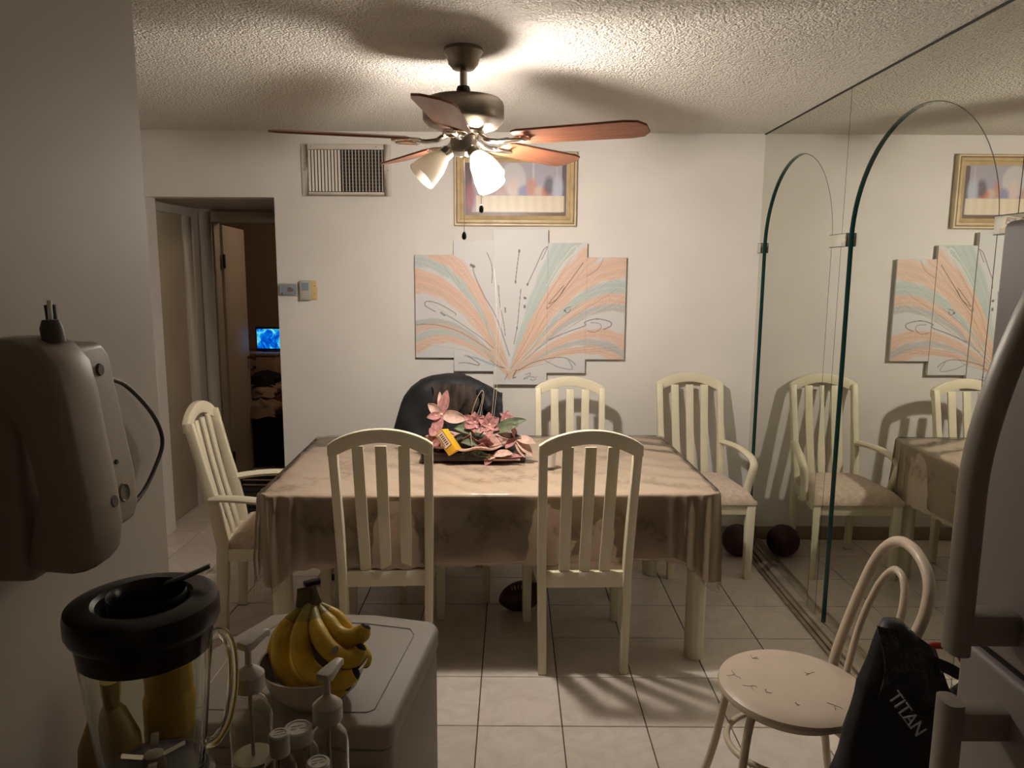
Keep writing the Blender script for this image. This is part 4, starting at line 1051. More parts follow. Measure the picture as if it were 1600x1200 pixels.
def top_prof(x):
    k = [(-0.66, 0.80), (-0.638, 0.89), (-0.605, 0.965), (-0.565, 1.02), (-0.515, 1.058), (-0.45, 1.082), (-0.36, 1.094), (-0.24, 1.088), (-0.18, 1.06), (-0.07, 0.99)]
    for (a, za), (b, zb) in zip(k, k[1:]):
        if a <= x <= b + 1e-6: return za + (zb - za) * (x - a) / (b - a)
    return k[-1][1]
drape(xs, [top_prof(x) for x in xs], [0.50 + 0.05 * math.sin(x * 20) for x in xs], [0.45] * len(xs), 4.105, [0.046 + 0.022 * min(1, (x + 0.66) / 0.12) for x in xs], 'coat_body', M['coat'])
xs2 = [-0.27 + i * 0.215 / 12 for i in range(13)]
drape(xs2, [top_prof(x) - 0.006 for x in xs2], [0.955 - 0.12 * max(0, math.sin((x + 0.27) / 0.215 * PI)) if x < -0.14 else 0.80 - 0.5 * (x + 0.14) for x in xs2], [0.5] * len(xs2), 4.105, [0.050] * len(xs2), 'coat_shoulder', M['coat'])
lining_x = [-0.44 + i * 0.25 / 14 for i in range(15)]
lp = []
for j in range(12):
    t = j / 11; row = []
    for i, x in enumerate(lining_x):
        q = i / 14
        z0_ = top_prof(x) - 0.045; z1_ = 0.86 - 0.04 * math.sin(q * PI * 2)
        row.append((x + 0.012 * math.sin(t * 7 + q * 5), 4.02 - 0.018 * math.sin(t * PI) - 0.008 * math.sin(q * 19 + t * 4), z0_ + (z1_ - z0_) * t))
    lp.append(row)
MB().grid(lp).build('lining', M['plaid'], ct_, ang=80, solid=0.004)
sl = MB().tube(catmull([(-0.17, 4.03, 1.02), (-0.12, 4.00, 0.93), (-0.10, 4.0, 0.84), (-0.085, 4.01, 0.70)], 6), [0.03 + 0.008 * math.sin(i * 1.3) for i in range(19)], 10, sy=1.2).build('sleeve', M['coat'], ct_, ang=80)

# ================================================================== TABLE CENTREPIECE
TZ = TH + 0.020
bx = thing('flat_box', 'dark brown flat box lying under the flower dish', 'box', (-0.19, 3.50, TZ))
q = MB(); q.obox((-0.185, 3.52, TZ + 0.016), Vector((0.245, 0.012, 0)), Vector((-0.007, 0.12, 0)), Vector((0, 0, 0.016))); q.build('box_base', M['darkbox'], bx, bevel=0.003)
q = MB(); q.obox((-0.185, 3.52, TZ + 0.0355), Vector((0.247, 0.012, 0)), Vector((-0.007, 0.122, 0)), Vector((0, 0, 0.0035))); q.build('box_lid', M['darkbox'], bx, bevel=0.002)
q = MB(); q.obox((-0.045, 3.393, TZ + 0.010), Vector((0.085, 0.004, 0)), Vector((0, 0.0015, 0)), Vector((0, 0, 0.0045))); q.build('box_band', M['dish'], bx)
DZ0 = TZ + 0.039
fa = thing('flower_arrangement', 'dusty pink silk flowers and green leaves in a scalloped pink dish on the table', 'flower arrangement', (-0.18, 3.54, DZ0))
dc = Vector((-0.20, 3.54, DZ0))
rings = []
for (r, z) in ((0.06, 0.0), (0.09, 0.002), (0.13, 0.004), (0.17, 0.010), (0.195, 0.016), (0.198, 0.022), (0.190, 0.024), (0.165, 0.018), (0.125, 0.010), (0.08, 0.008), (0.03, 0.007)):
    ring = []
    for k in range(72):
        a = 2 * PI * k / 72; wv = (r / 0.195) ** 3
        rr = r * (1 + 0.05 * wv * math.sin(a * 9)); zz = z + 0.008 * wv * (1 + math.sin(a * 9 + 1))
        ring.append(dc + Vector((rr * 1.12 * math.cos(a), rr * 0.92 * math.sin(a), zz)))
    rings.append(ring)
MB().loft(rings).build('dish', M['dish'], fa, ang=60)
MB().tube(rings[5], 0.0042, 8, closed=True).build('dish_rim', M['palepetal'], fa)
MB().sphere(dc + Vector((0.0, 0, 0.02)), 0.10, 0.08, 0.05).build('moss_foam', M['stem'], fa)
def petal_pts(base, d, up, L_, W, curl, cup, ns=7, nw=5, ruf=0.0):
    base = Vector(base); d = Vector(d).normalized(); up = Vector(up); up = (up - d * up.dot(d)).normalized(); sd = d.cross(up)
    pts = []
    for j in range(ns + 1):
        t = j / ns; row = []
        wd = W * (math.sin(PI * min(1, t * 0.92 + 0.06)) ** 0.75)
        for i in range(nw + 1):
            s2 = -1 + 2 * i / nw
            row.append(base + d * (L_ * t) * (1 - 0.15 * curl * t) + up * (curl * L_ * t * t * 0.6 + cup * wd * s2 * s2 + ruf * math.sin(s2 * 6 + t * 9) * t) + sd * (wd * s2 * 0.5))
        pts.append(row)
    return pts
def petal(base, d, up, L_, W, curl, cup, m, parent, name='petal', ruf=0.002):
    return MB().grid(petal_pts(base, d, up, L_, W, curl, cup, ruf=ruf)).build(name, m, parent, ang=80, solid=0.0012)
def flower(c, face, r, m, n=5, tilt=0.5, name='flower'):
    c = Vector(c); face = Vector(face).normalized(); ux = face.orthogonal().normalized(); uy = face.cross(ux)
    h = MB().sphere(c, r * 0.16, seg=10, rings=6).build(name, M['palepetal'], fa)
    for k in range(n):
        a = 2 * PI * k / n + 0.3 * r * 50
        d = (ux * math.cos(a) + uy * math.sin(a)) * (1 - tilt) + face * tilt
        petal(c, d, face, r * random.uniform(0.9, 1.15), r * random.uniform(0.75, 0.95), -0.35 + random.uniform(-0.1, 0.1), 0.25, m, h)
    return h
def PT(u, v, y): return P(u, v, y)
def spray(pts, r=0.0016, m=None, name='stem'):
    return MB().tube(catmull(pts, 6), r, 6).build(name, m or M['stem'], fa)
# tall lily on the left
c = PT(690, 648, 3.50); spray([dc + Vector((-0.05, 0, 0.02)), PT(700, 690, 3.52), c], 0.004)
h = MB().sphere(c, 0.010, seg=10, rings=6).build('flower', M['palepetal'], fa)
for (u, v, dy, W, mm) in ((698, 612, 0.0, 0.050, 'pinkpetal'), (687, 614, 0.02, 0.030, 'palepetal'), (670, 632, -0.02, 0.050, 'palepetal'), (668, 652, -0.04, 0.040, 'pinkpetal'), (726, 655, -0.03, 0.062, 'palepetal'), (676, 684, -0.05, 0.055, 'pinkpetal')):
    tp = PT(u, v, 3.50 + dy); d = tp - c
    petal(c, d, Vector((0, -1, 0.25)), d.length * 1.03, W, -0.12, 0.2, M[mm], h, ruf=0.003)
# drooping side petals low on the left
h2 = MB().sphere(PT(678, 690, 3.45), 0.008, seg=8, rings=6).build('flower', M['pinkpetal'], fa)
for (u, v, W) in ((668, 700, 0.04), (684, 705, 0.045), (672, 680, 0.05)):
    tp = PT(u, v, 3.43); c2 = PT(680, 672, 3.46); d = tp - c2; petal(c2, d, Vector((0, -1, 0.2)), d.length, W, -0.2, 0.2, M['pinkpetal'], h2)
# two big pink blooms in the middle
for (u, v, y, r) in ((742, 660, 3.46, 0.052), (765, 664, 3.44, 0.054)):
    c = PT(u, v, y); spray([dc + Vector((0.0, 0, 0.02)), (c + dc) / 2 + Vector((0, 0.02, 0)), c], 0.003)
    flower(c, (random.uniform(-0.2, 0.2), -1, 0.35), r, M['pinkpetal'], 6, 0.35)
for (u, v, y, r) in ((735, 682, 3.45, 0.04), (762, 686, 3.43, 0.045), (752, 695, 3.42, 0.035)):
    flower(PT(u, v, y), (random.uniform(-0.3, 0.3), -0.8, -0.4), r, M['pinkpetal'], 4, 0.5)
flower(PT(790, 655, 3.55), (0.3, -0.6, 0.6), 0.04, M['pinkpetal'], 5, 0.4)
# pale lily on the right, lying low
c = PT(806, 684, 3.44); h = MB().sphere(c, 0.009, seg=8, rings=6).build('flower', M['palepetal'], fa)
for (u, v, W, mm) in ((836, 692, 0.05, 'palepetal'), (832, 712, 0.05, 'palepetal'), (820, 714, 0.045, 'palepetal'), (790, 700, 0.04, 'pinkpetal'), (800, 668, 0.04, 'pinkpetal'), (776, 678, 0.04, 'palepetal')):
    tp = PT(u, v, 3.40); d = tp - c; petal(c, d, Vector((0, -0.6, 0.7)), d.length, W, -0.1, 0.15, M[mm], h)
# ruffled leaf hanging over the rim
c = PT(770, 712, 3.40); h = MB().sphere(c, 0.006, seg=8, rings=6).build('flower', M['dish'], fa)
for (u, v, W) in ((758, 727, 0.04), (800, 708, 0.05), (764, 718, 0.045), (815, 712, 0.035)):
    tp = PT(u, v, 3.37); d = tp - c; petal(c, d, Vector((0, -0.5, 0.8)), d.length, W, -0.1, 0.2, M['palepetal'] if W > 0.04 else M['pinkpetal'], h)
# leaves
for (u0, v0, u1, v1, W, y) in ((772, 674, 818, 654, 0.060, 3.46), (774, 676, 806, 664, 0.05, 3.43), (742, 676, 712, 668, 0.055, 3.46), (740, 676, 722, 656, 0.05, 3.52), (745, 695, 722, 690, 0.04, 3.43), (735, 703, 722, 712, 0.03, 3.41), (775, 682, 812, 680, 0.03, 3.45), (740, 700, 748, 712, 0.035, 3.40), (735, 708, 765, 712, 0.03, 3.40)):
    a = PT(u0, v0, y); b = PT(u1, v1, y - 0.03); petal(a, b - a, Vector((0, -0.7, 0.7)), (b - a).length, W, -0.2, 0.3, M['leaf'], fa, 'leaf', 0.003)
# thin wires and dry sprays
spray([PT(735, 655, 3.5), PT(742, 630, 3.5), PT(752, 611, 3.5), PT(756, 618, 3.5), PT(750, 650, 3.5)], 0.0016, M['spray'], 'wire')
spray([PT(745, 650, 3.5), PT(752, 630, 3.5), PT(754, 615, 3.5)], 0.0012, M['spray'], 'wire')
spray([PT(768, 655, 3.5), PT(772, 610, 3.52), PT(775, 560, 3.54), PT(776, 480, 3.56), PT(772, 420, 3.58)], 0.0012, M['spray'], 'wire')
spray([PT(771, 655, 3.5), PT(777, 600, 3.52), PT(780, 540, 3.54), PT(783, 470, 3.57)], 0.0011, M['spray'], 'wire')
spray([PT(735, 675, 3.42), PT(738, 700, 3.40), PT(742, 706, 3.40), PT(748, 704, 3.40)], 0.0014, M['cord_w'], 'wire')
spray([PT(775, 680, 3.44), PT(790, 700, 3.42), PT(796, 706, 3.41)], 0.0016, M['spray'], 'wire')
spray([PT(692, 655, 3.5), PT(700, 672, 3.49), PT(710, 680, 3.48)], 0.0028, M['stem'], 'stem')
# candy carton leaning in the dish
cb = thing('snack_carton', 'yellow snack carton with a white panel and dark lettering leaning in the flower dish', 'carton', PT(702, 700, 3.36))
c = PT(701, 690, 3.385); axl = (PT(712, 704, 3.36) - PT(690, 672, 3.41)); axl = axl.normalized() * 0.062
axw = (PT(712, 682, 3.40) - PT(688, 694, 3.36)).normalized(); axw = (axw - axl.normalized() * axw.dot(axl.normalized())).normalized() * 0.038
axn = axl.cross(axw).normalized() * 0.026
if axn.y > 0: axn = -axn
tri = MB()
vv = [c - axl - axw - axn * 0.3, c - axl + axw - axn * 0.3, c - axl + axn, c + axl - axw - axn * 0.3, c + axl + axw - axn * 0.3, c + axl + axn]
tri.add(vv, [(0, 1, 2), (5, 4, 3), (0, 3, 4, 1), (1, 4, 5, 2), (2, 5, 3, 0)])
tri.build('carton_body', M['candy_y'], cb, bevel=0.003)
# printed panel on the left-facing side
fc0, fc1, fc2, fc3 = vv[0], vv[3], vv[5], vv[2]
fn = (fc1 - fc0).cross(fc3 - fc0).normalized()
if fn.dot(Vector((0, -1, 0))) < 0: fn = -fn
def onface(s2, t2, h): return fc0.lerp(fc1, s2).lerp(fc3.lerp(fc2, s2), t2) + fn * h
def decal(s0, s1, t0, t1, h, name, m):
    return MB().add([onface(s0, t0, h), onface(s1, t0, h), onface(s1, t1, h), onface(s0, t1, h)], [(0, 1, 2, 3)]).build(name, m, cb, smooth=False)
decal(0.05, 0.72, 0.12, 0.92, 0.0012, 'label_border', M['candy_r']); decal(0.07, 0.69, 0.18, 0.88, 0.0018, 'label_panel', M['candy_w'])
for k in range(6): decal(0.14 + k * 0.085, 0.19 + k * 0.085, 0.42, 0.74, 0.0024, 'lettering', M['candy_r'])
decal(0.12, 0.62, 0.24, 0.32, 0.0024, 'lettering', M['candy_r'])
cu = thing('plastic_cup', 'small white plastic cup standing behind a chair slat on the table', 'cup', (0.175, 3.32, TZ))
MB().lathe([(0.0, 0.0), (0.025, 0.0), (0.033, 0.085), (0.0345, 0.086), (0.0345, 0.088), (0.031, 0.088), (0.0235, 0.004), (0.0, 0.004)], (0.175, 3.32, TZ), 24).build('cup_body', M['cup'], cu)
MB().tube([Vector((0.175, 3.32, TZ + 0.087)) + Vector((0.034 * math.cos(a), 0.034 * math.sin(a), 0)) for a in [2 * PI * i / 24 for i in range(24)]], 0.0016, 6, closed=True).build('rim', M['cup'], cu)

# ================================================================== BALLS UNDER THE TABLE
bc = Vector((1.345, 4.20, 0.094))
bk = thing('ball', 'dark maroon ball on the floor under the corner armchair', 'ball', (bc.x, bc.y, 0))
MB().sphere(bc, 0.094, seg=32, rings=20).build('ball_skin', M['ball'], bk)
for ax in ((1, 0, 0), (0, 0.6, 0.8), (0.7, 0.7, 0.1)):
    ax = Vector(ax).normalized(); ux = ax.orthogonal().normalized(); uy = ax.cross(ux)
    MB().tube([bc + (ux * math.cos(a) + uy * math.sin(a)) * 0.0938 for a in [2 * PI * i / 40 for i in range(40)]], 0.0016, 5, closed=True).build('seam', M['black'], bk)
fc_ = Vector((0.055, 3.47, 0.072))
fbk = thing('football', 'brown pointed football lying on the tiles under the table', 'ball', (fc_.x, fc_.y, 0))
fax = Vector((0.96, -0.05, 0.26)).normalized()
pf = [(0.073 * math.cos(t) ** 1.25, 0.118 * math.sin(t)) for t in [-PI / 2 + PI * i / 18 for i in range(19)]]
pf[0] = (0.0005, -0.118); pf[-1] = (0.0005, 0.118)
MB().lathe(pf, fc_, 24, fax).build('football_skin', M['football'], fbk)
ux = Vector((0, -0.5, 0.86)); ux = (ux - fax * ux.dot(fax)).normalized(); uy = fax.cross(ux)
for k in range(5):
    p0 = fc_ + fax * (-0.032 + k * 0.016) + ux * 0.0725
    MB().obox(p0, uy * 0.012, fax * 0.002, ux * 0.002).build('lace', M['cord_w'], fbk)
st = MB().obox((-1.02, 3.78, 0.012), Vector((0.075, 0.055, 0)), Vector((-0.012, 0.016, 0)), Vector((0, 0, 0.011)))
so_ = thing('black_rod', 'slim black rod lying on the tiles under the left end of the table', 'rod', (-1.02, 3.78, 0))
st.build('rod_body', M['black'], so_, bevel=0.004)
MB().obox(Vector((-1.02, 3.78, 0.012)) + Vector((0.080, 0.0587, 0)), Vector((0.006, 0.0044, 0)), Vector((-0.009, 0.012, 0)), Vector((0, 0, 0.008))).build('end_cap', M['cord'], so_, bevel=0.002)

# ================================================================== ROUND-SEAT BENT TUBE CHAIR
bch = thing('bent_tube_chair', 'cream round-seat chair with a double looped tube back beside the fridge', 'chair', (0.83, 2.03, 0))
sc_ = Vector((0.832, 2.03, 0.0)); SR = 0.212
MB().lathe([(0.0, 0.428), (SR - 0.02, 0.428), (SR - 0.004, 0.434), (SR, 0.444), (SR - 0.003, 0.455), (SR - 0.018, 0.463), (SR - 0.06, 0.467), (0.0, 0.468)], sc_, 48).build('seat', M['bent_seat'], bch)
# cracks in the vinyl
def crack(cu_, cv, sc2, seed):
    r_ = random.Random(seed); m_ = MB()
    for k in range(3):
        a = r_.uniform(0, 6.28); p = Vector((cu_, cv, 0)); pts = []
        for i in range(4):
            pts.append((p.x, p.y, 0.4685)); a += r_.uniform(-0.9, 0.9); p += Vector((math.cos(a), math.sin(a), 0)) * sc2
        m_.tube(pts, 0.0007, 4)
    return m_.build('crack', M['crack'], bch)
crack(0.672, 2.06, 0.0088, 1); crack(0.70, 2.00, 0.0077, 2); crack(0.755, 2.16, 0.0066, 3); crack(0.90, 2.07, 0.0066, 4); crack(0.80, 1.92, 0.0060, 5); crack(0.905, 1.905, 0.0077, 6); crack(0.735, 1.97, 0.0055, 7)
outer = catmull([(1.018, 2.195, 0.30), (1.030, 2.197, 0.45), (1.075, 2.195, 0.62), (1.112, 2.165, 0.78), (1.130, 2.115, 0.86), (1.135, 2.04, 0.892), (1.132, 1.95, 0.880), (1.124, 1.888, 0.835), (1.105, 1.862, 0.76), (1.075, 1.865, 0.66), (1.040, 1.868, 0.50), (1.018, 1.87, 0.30)], 6)
MB().tube(outer, 0.0155, 12).build('outer_loop', M['bent'], bch, ang=60)
inner_ = catmull([(1.032, 2.118, 0.44), (1.060, 2.115, 0.60), (1.092, 2.095, 0.73), (1.108, 2.055, 0.800), (1.110, 2.015, 0.815), (1.106, 1.975, 0.795), (1.090, 1.945, 0.73), (1.060, 1.938, 0.60), (1.034, 1.940, 0.44)], 6)
MB().tube(inner_, 0.0105, 10).build('inner_loop', M['bent'], bch, ang=60)
for (x0, y0, x1, y1) in ((0.672, 2.135, 0.612, 2.185), (0.672, 1.925, 0.612, 1.872), (0.995, 2.18, 1.06, 2.235), (0.995, 1.88, 1.06, 1.828)):
    lg = catmull([(x0 + (0.83 - x0) * 0.12, y0 + (2.03 - y0) * 0.12, 0.430), (x0, y0, 0.36), (x0 * 0.6 + x1 * 0.4, y0 * 0.6 + y1 * 0.4, 0.18), (x1, y1, 0.0)], 6)
    l_ = MB().tube(lg, 0.0125, 10).build('leg', M['bent'], bch, ang=60)
    MB().lathe([(0.0, 0.0), (0.0145, 0.0), (0.0145, 0.018), (0.0, 0.018)], (x1, y1, 0.0), 12).build('foot_cap', M['blackrub'], l_)
MB().tube([(0.832 + 0.178 * math.cos(a), 2.03 + 0.160 * math.sin(a), 0.27) for a in [2 * PI * i / 48 for i in range(48)]], 0.0095, 8, closed=True).build('ring_stretcher', M['bent'], bch, ang=60)
MB().tube([(0.832 + 0.165 * math.cos(a), 2.03 + 0.165 * math.sin(a), 0.415) for a in [2 * PI * i / 48 for i in range(48)]], 0.011, 8, closed=True).build('seat_ring', M['bent'], bch, ang=60)

# ================================================================== BAGS BESIDE THE CHAIR
def lump(cols, name, m, parent, wob=0.02, seed=0, nr=28, nseg=40, fr_=(5, 3), ang=80):
    """bag body from horizontal sections (z, cx, cy, rx, ry) with creases"""
    r_ = random.Random(seed); ph = [r_.uniform(0, 6.28) for _ in range(8)]
    zs = [c_[0] for c_ in cols]; rings = []
    for i in range(nr + 1):
        z = zs[0] + (zs[-1] - zs[0]) * i / nr
        k = max(j for j in range(len(cols) - 1) if zs[j] <= z + 1e-9)
        t = (z - zs[k]) / (zs[k + 1] - zs[k]); t = t * t * (3 - 2 * t)
        cx, cy, rx, ry = [cols[k][n_] * (1 - t) + cols[k + 1][n_] * t for n_ in (1, 2, 3, 4)]
        ring = []
        for s2 in range(nseg):
            a = 2 * PI * s2 / nseg
            f = 1 + wob * (math.sin(a * fr_[0] + ph[0] + z * 9) + 0.7 * math.sin(a * fr_[1] - z * 14 + ph[1]) + 0.5 * math.sin(a * 9 + z * 23 + ph[2]))
            ca, sa = math.cos(a), math.sin(a)
            e_ = 0.75
            ring.append((cx + rx * f * math.copysign(abs(ca) ** e_, ca), cy + ry * f * math.copysign(abs(sa) ** e_, sa), z))
        rings.append(ring)
    return MB().loft(rings).build(name, m, parent, ang=ang)
tb = thing('trash_bag', 'glossy black trash bag with red drawstring behind the round-seat chair', 'trash bag', (1.20, 1.86, 0))
lump([(0.0, 1.22, 1.72, 0.13, 0.11), (0.12, 1.22, 1.72, 0.16, 0.13), (0.40, 1.22, 1.72, 0.15, 0.12), (0.56, 1.21, 1.72, 0.11, 0.09), (0.66, 1.20, 1.72, 0.05, 0.04), (0.70, 1.20, 1.72, 0.07, 0.06)], 'bag_body', M['bag_gloss'], tb, 0.05, 3, fr_=(7, 5))
MB().tube(catmull([P(1444, 1018, 1.70), P(1456, 1010, 1.69), P(1470, 1009, 1.69), P(1490, 1013, 1.70), P(1500, 1030, 1.72)], 6), 0.008, 8, sx=1.0, sy=0.35, up=(0, 0, 1)).build('drawstring', M['red'], tb)
tb2 = thing('shopping_bag', 'crumpled shiny black plastic bag hanging on the round-seat chair back', 'bag', (1.06, 1.93, 0.3))
lump([(0.30, 1.035, 1.80, 0.03, 0.045), (0.40, 1.03, 1.80, 0.060, 0.050), (0.50, 1.025, 1.80, 0.070, 0.052), (0.58, 1.02, 1.80, 0.062, 0.048), (0.635, 1.025, 1.81, 0.035, 0.03)], 'bag_body', M['bag_gloss'], tb2, 0.06, 9, fr_=(7, 5))
tbg = thing('black_bag', 'matte black cloth bag with white lettering slumped against the round-seat chair', 'bag', (0.93, 1.62, 0))
bag_o = lump([(0.0, 0.90, 1.60, 0.150, 0.075), (0.10, 0.90, 1.60, 0.172, 0.085), (0.35, 0.905, 1.61, 0.155, 0.075), (0.55, 0.915, 1.62, 0.125, 0.060), (0.68, 0.920, 1.63, 0.098, 0.050), (0.76, 0.925, 1.64, 0.072, 0.042), (0.815, 0.915, 1.645, 0.045, 0.034), (0.845, 0.905, 1.65, 0.022, 0.02)], 'bag_body', M['bag'], tbg, 0.022, 5)
flapv = []
for j in range(9):
    t = j / 8; row = []
    for i in range(9):
        s2 = i / 8
        x = 0.855 + 0.14 * s2 + 0.055 * t * s2 - 0.01 * t; z = 0.845 - 0.055 * s2 ** 2 - 0.16 * t - 0.03 * s2 * t; y = 1.625 - 0.045 * math.sin(t * 2.4) - 0.03 * t - 0.012 * math.sin(s2 * 9 + t * 5)
        row.append((x, y, z))
    flapv.append(row)
MB().grid(flapv).build('flap', M['bag_gloss'], tbg, ang=80, solid=0.004)
MB().tube(catmull([(0.965, 1.60, 0.775), (1.02, 1.58, 0.755), (1.07, 1.60, 0.70), (1.06, 1.60, 0.5)], 6), 0.014, 8, sx=1.0, sy=0.3).build('shoulder_strap', M['bag'], tbg)
# lettering stretched on the front of the bag
def text_mesh(txt, size, name):
    cu_ = bpy.data.curves.new(name, 'FONT'); cu_.body = txt; cu_.size = size; cu_.align_x = 'CENTER'; cu_.align_y = 'CENTER'; cu_.extrude = 0.0006
    o = bpy.data.objects.new(name, cu_); COL.objects.link(o)
    dg = bpy.context.evaluated_depsgraph_get(); me_ = bpy.data.meshes.new_from_object(o.evaluated_get(dg))
    bpy.data.objects.remove(o); return me_
def place_text(txt, size, u, v, rot, y, name, m, parent, bold=0.0):
    me_ = text_mesh(txt, size, name); me_.materials.clear(); me_.materials.append(m)
    o = bpy.data.objects.new(name, me_); link(o, parent)
    p = P(u, v, y); org = ORG[parent.name]
    Mx = Matrix.Rotation(PI / 2, 4, 'X') @ Matrix.Rotation(rot, 4, 'Z')
    o.matrix_local = Matrix.Translation(p - org) @ Mx
    return o
place_text('TITAN', 0.042, 1417, 1116, math.radians(-53), 1.510, 'lettering', M['bag_text'], tbg)
tl_ = [P(1404, 1113, 1.511), P(1424, 1139, 1.511)]
MB().tube(tl_, 0.0013, 5, sx=1.0, sy=0.4).build('underline', M['bag_text'], tbg)

# ================================================================== REFRIGERATOR
FRX = 0.622; FY1 = 0.962; FY0 = 0.20
fg = thing('refrigerator', 'grey two-door refrigerator with long curved handles at the right edge', 'refrigerator', (1.0, 0.58, 0))
MB().box(FRX + 0.068, 1.38, FY0, FY1, 0.02, 1.735).build('cabinet', M['fridge_side'], fg, bevel=0.008)
ud = MB().box(FRX, FRX + 0.062, FY0, FY1, 1.172, 1.724).build('upper_door', [M['fridge']], fg, bevel=0.010, bseg=3)
ld = MB().box(FRX, FRX + 0.062, FY0, FY1, 0.06, 1.160).build('lower_door', [M['fridge']], fg, bevel=0.010, bseg=3)
MB().box(FRX + 0.012, FRX + 0.066, FY0 + 0.01, FY1 - 0.006, 1.160, 1.172).build('door_gasket', M['blackrub'], fg)
MB().box(FRX + 0.03, FRX + 0.09, FY0 + 0.05, FY1 - 0.05, 0.02, 0.06).build('kick_plate', M['blackrub'], fg)
def handle_bar(pts, wx, wy, name, parent):
    rings = []
    K = 14
    for (x, y, z) in pts:
        ring = []
        for k in range(K):
            a = 2 * PI * k / K; ca, sa = math.cos(a), math.sin(a)
            ring.append((x + wx * math.copysign(abs(ca) ** 0.7, ca), y + wy * math.copysign(abs(sa) ** 0.7, sa), z))
        rings.append(ring)
    return MB().loft(rings).build(name, M['fridge_handle'], parent, ang=50)
up_pts = []
for i in range(25):
    t = i / 24; z = 1.193 + t * 0.465
    x = FRX - 0.068 + 0.064 * max(0, (t - 0.45) / 0.55) ** 1.7; up_pts.append((x, 0.862, z))
handle_bar(up_pts, 0.0125, 0.0185, 'handle', ud)
MB().box(FRX - 0.062, FRX + 0.004, 0.848, 0.884, 1.205, 1.245).build('handle_bracket', M['fridge_handle'], ud, bevel=0.004)
lo_pts = []
for i in range(25):
    t = i / 24; z = 1.128 - t * 0.50
    x = FRX - 0.068 + 0.064 * max(0, (t - 0.45) / 0.55) ** 1.7; lo_pts.append((x, 0.862, z))
handle_bar(lo_pts, 0.0125, 0.0185, 'handle', ld)
MB().box(FRX - 0.062, FRX + 0.004, 0.848, 0.884, 1.078, 1.116).build('handle_bracket', M['fridge_handle'], ld, bevel=0.004)

# ================================================================== WHITE APPLIANCE WITH BOWL OF BANANAS
AZ = 0.90
apn = thing('white_appliance', 'white enamel appliance cabinet with a rounded top carrying the fruit bowl', 'appliance', (-0.37, 1.34, 0))
axo = [(-0.575, 1.150), (-0.215, 1.142), (-0.200, 1.155), (-0.158, 1.490), (-0.172, 1.522), (-0.30, 1.552), (-0.48, 1.562), (-0.53, 1.55), (-0.600, 1.40), (-0.60, 1.17)]
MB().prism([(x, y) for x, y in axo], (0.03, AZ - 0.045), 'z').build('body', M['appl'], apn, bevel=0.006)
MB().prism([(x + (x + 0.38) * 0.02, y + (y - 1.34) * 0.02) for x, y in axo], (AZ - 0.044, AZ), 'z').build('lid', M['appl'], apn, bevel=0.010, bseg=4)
bd = []
for (x, y) in axo: bd.append(Vector((-0.38 + (x + 0.38) * 0.80, 1.345 + (y - 1.345) * 0.80, AZ + 0.0002)))
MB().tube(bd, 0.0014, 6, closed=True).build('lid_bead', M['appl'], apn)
MB().box(-0.56, -0.225, 1.128, 1.148, 0.45, AZ - 0.075).build('front_panel', M['appl_panel'], apn, bevel=0.004)
MB().box(-0.57, -0.24, 1.17, 1.52, 0.0, 0.035).build('plinth', M['blackrub'], apn)
for (y, z) in ((1.20, 0.70), (1.20, 0.64), (1.20, 0.80)): MB().lathe([(0, 0.002), (0.003, 0.0015), (0.004, 0)], (-0.196, y, z), 8, (1, 0, 0)).build('screw', M['blackrub'], apn)
bwc = Vector((-0.350, 1.232, AZ))
bwl = thing('fruit_bowl', 'white round bowl holding bananas on top of the appliance', 'bowl', bwc)
MB().lathe([(0.0, 0.0), (0.05, 0.0), (0.055, 0.006), (0.078, 0.030), (0.093, 0.066), (0.096, 0.072), (0.092, 0.072)], bwc, 40).build('bowl_shell', M['bowl'], bwl)
MB().lathe([(0.092, 0.072), (0.088, 0.062), (0.072, 0.030), (0.045, 0.010), (0.0, 0.008)], bwc, 40).build('bowl_inside', M['bowl_in'], bwl)
bun = thing('banana_bunch', 'bunch of ripe yellow bananas with blackened tips standing in the bowl', 'bananas', bwc + Vector((0, 0, 0.01)))
crown = P(480, 927, 1.262)
MB().tube([crown + Vector((-0.002, 0.004, 0.010)), crown, crown + Vector((0.002, 0, -0.020))], [0.017, 0.019, 0.024], 7, sy=0.8).build('crown', M['banana_crown'], bun, ang=50)
BAN = [ # (middle control points in photo space with depth), radius
    ([(478, 945, 1.262), (446, 985, 1.235), (442, 1035, 1.205), (470, 1072, 1.185), (510, 1082, 1.18), (548, 1066, 1.175)], 0.0185),
    ([(482, 946, 1.250), (470, 990, 1.205), (476, 1035, 1.180), (500, 1060, 1.165), (535, 1062, 1.165), (560, 1050, 1.17)], 0.0180),
    ([(488, 946, 1.255), (496, 985, 1.205), (512, 1012, 1.180), (538, 1030, 1.175), (556, 1025, 1.185), (566, 1008, 1.19)], 0.0165),
    ([(494, 946, 1.265), (512, 972, 1.235), (528, 992, 1.215), (548, 998, 1.205), (564, 990, 1.21), (573, 976, 1.215)], 0.0165),
    ([(495, 944, 1.275), (520, 962, 1.262), (540, 985, 1.250), (556, 1010, 1.245), (568, 1028, 1.245), (572, 1042, 1.245)], 0.0155),
    ([(474, 946, 1.272), (440, 990, 1.272), (428, 1040, 1.258), (440, 1072, 1.245), (462, 1085, 1.235), (490, 1088, 1.23)], 0.0165),
]
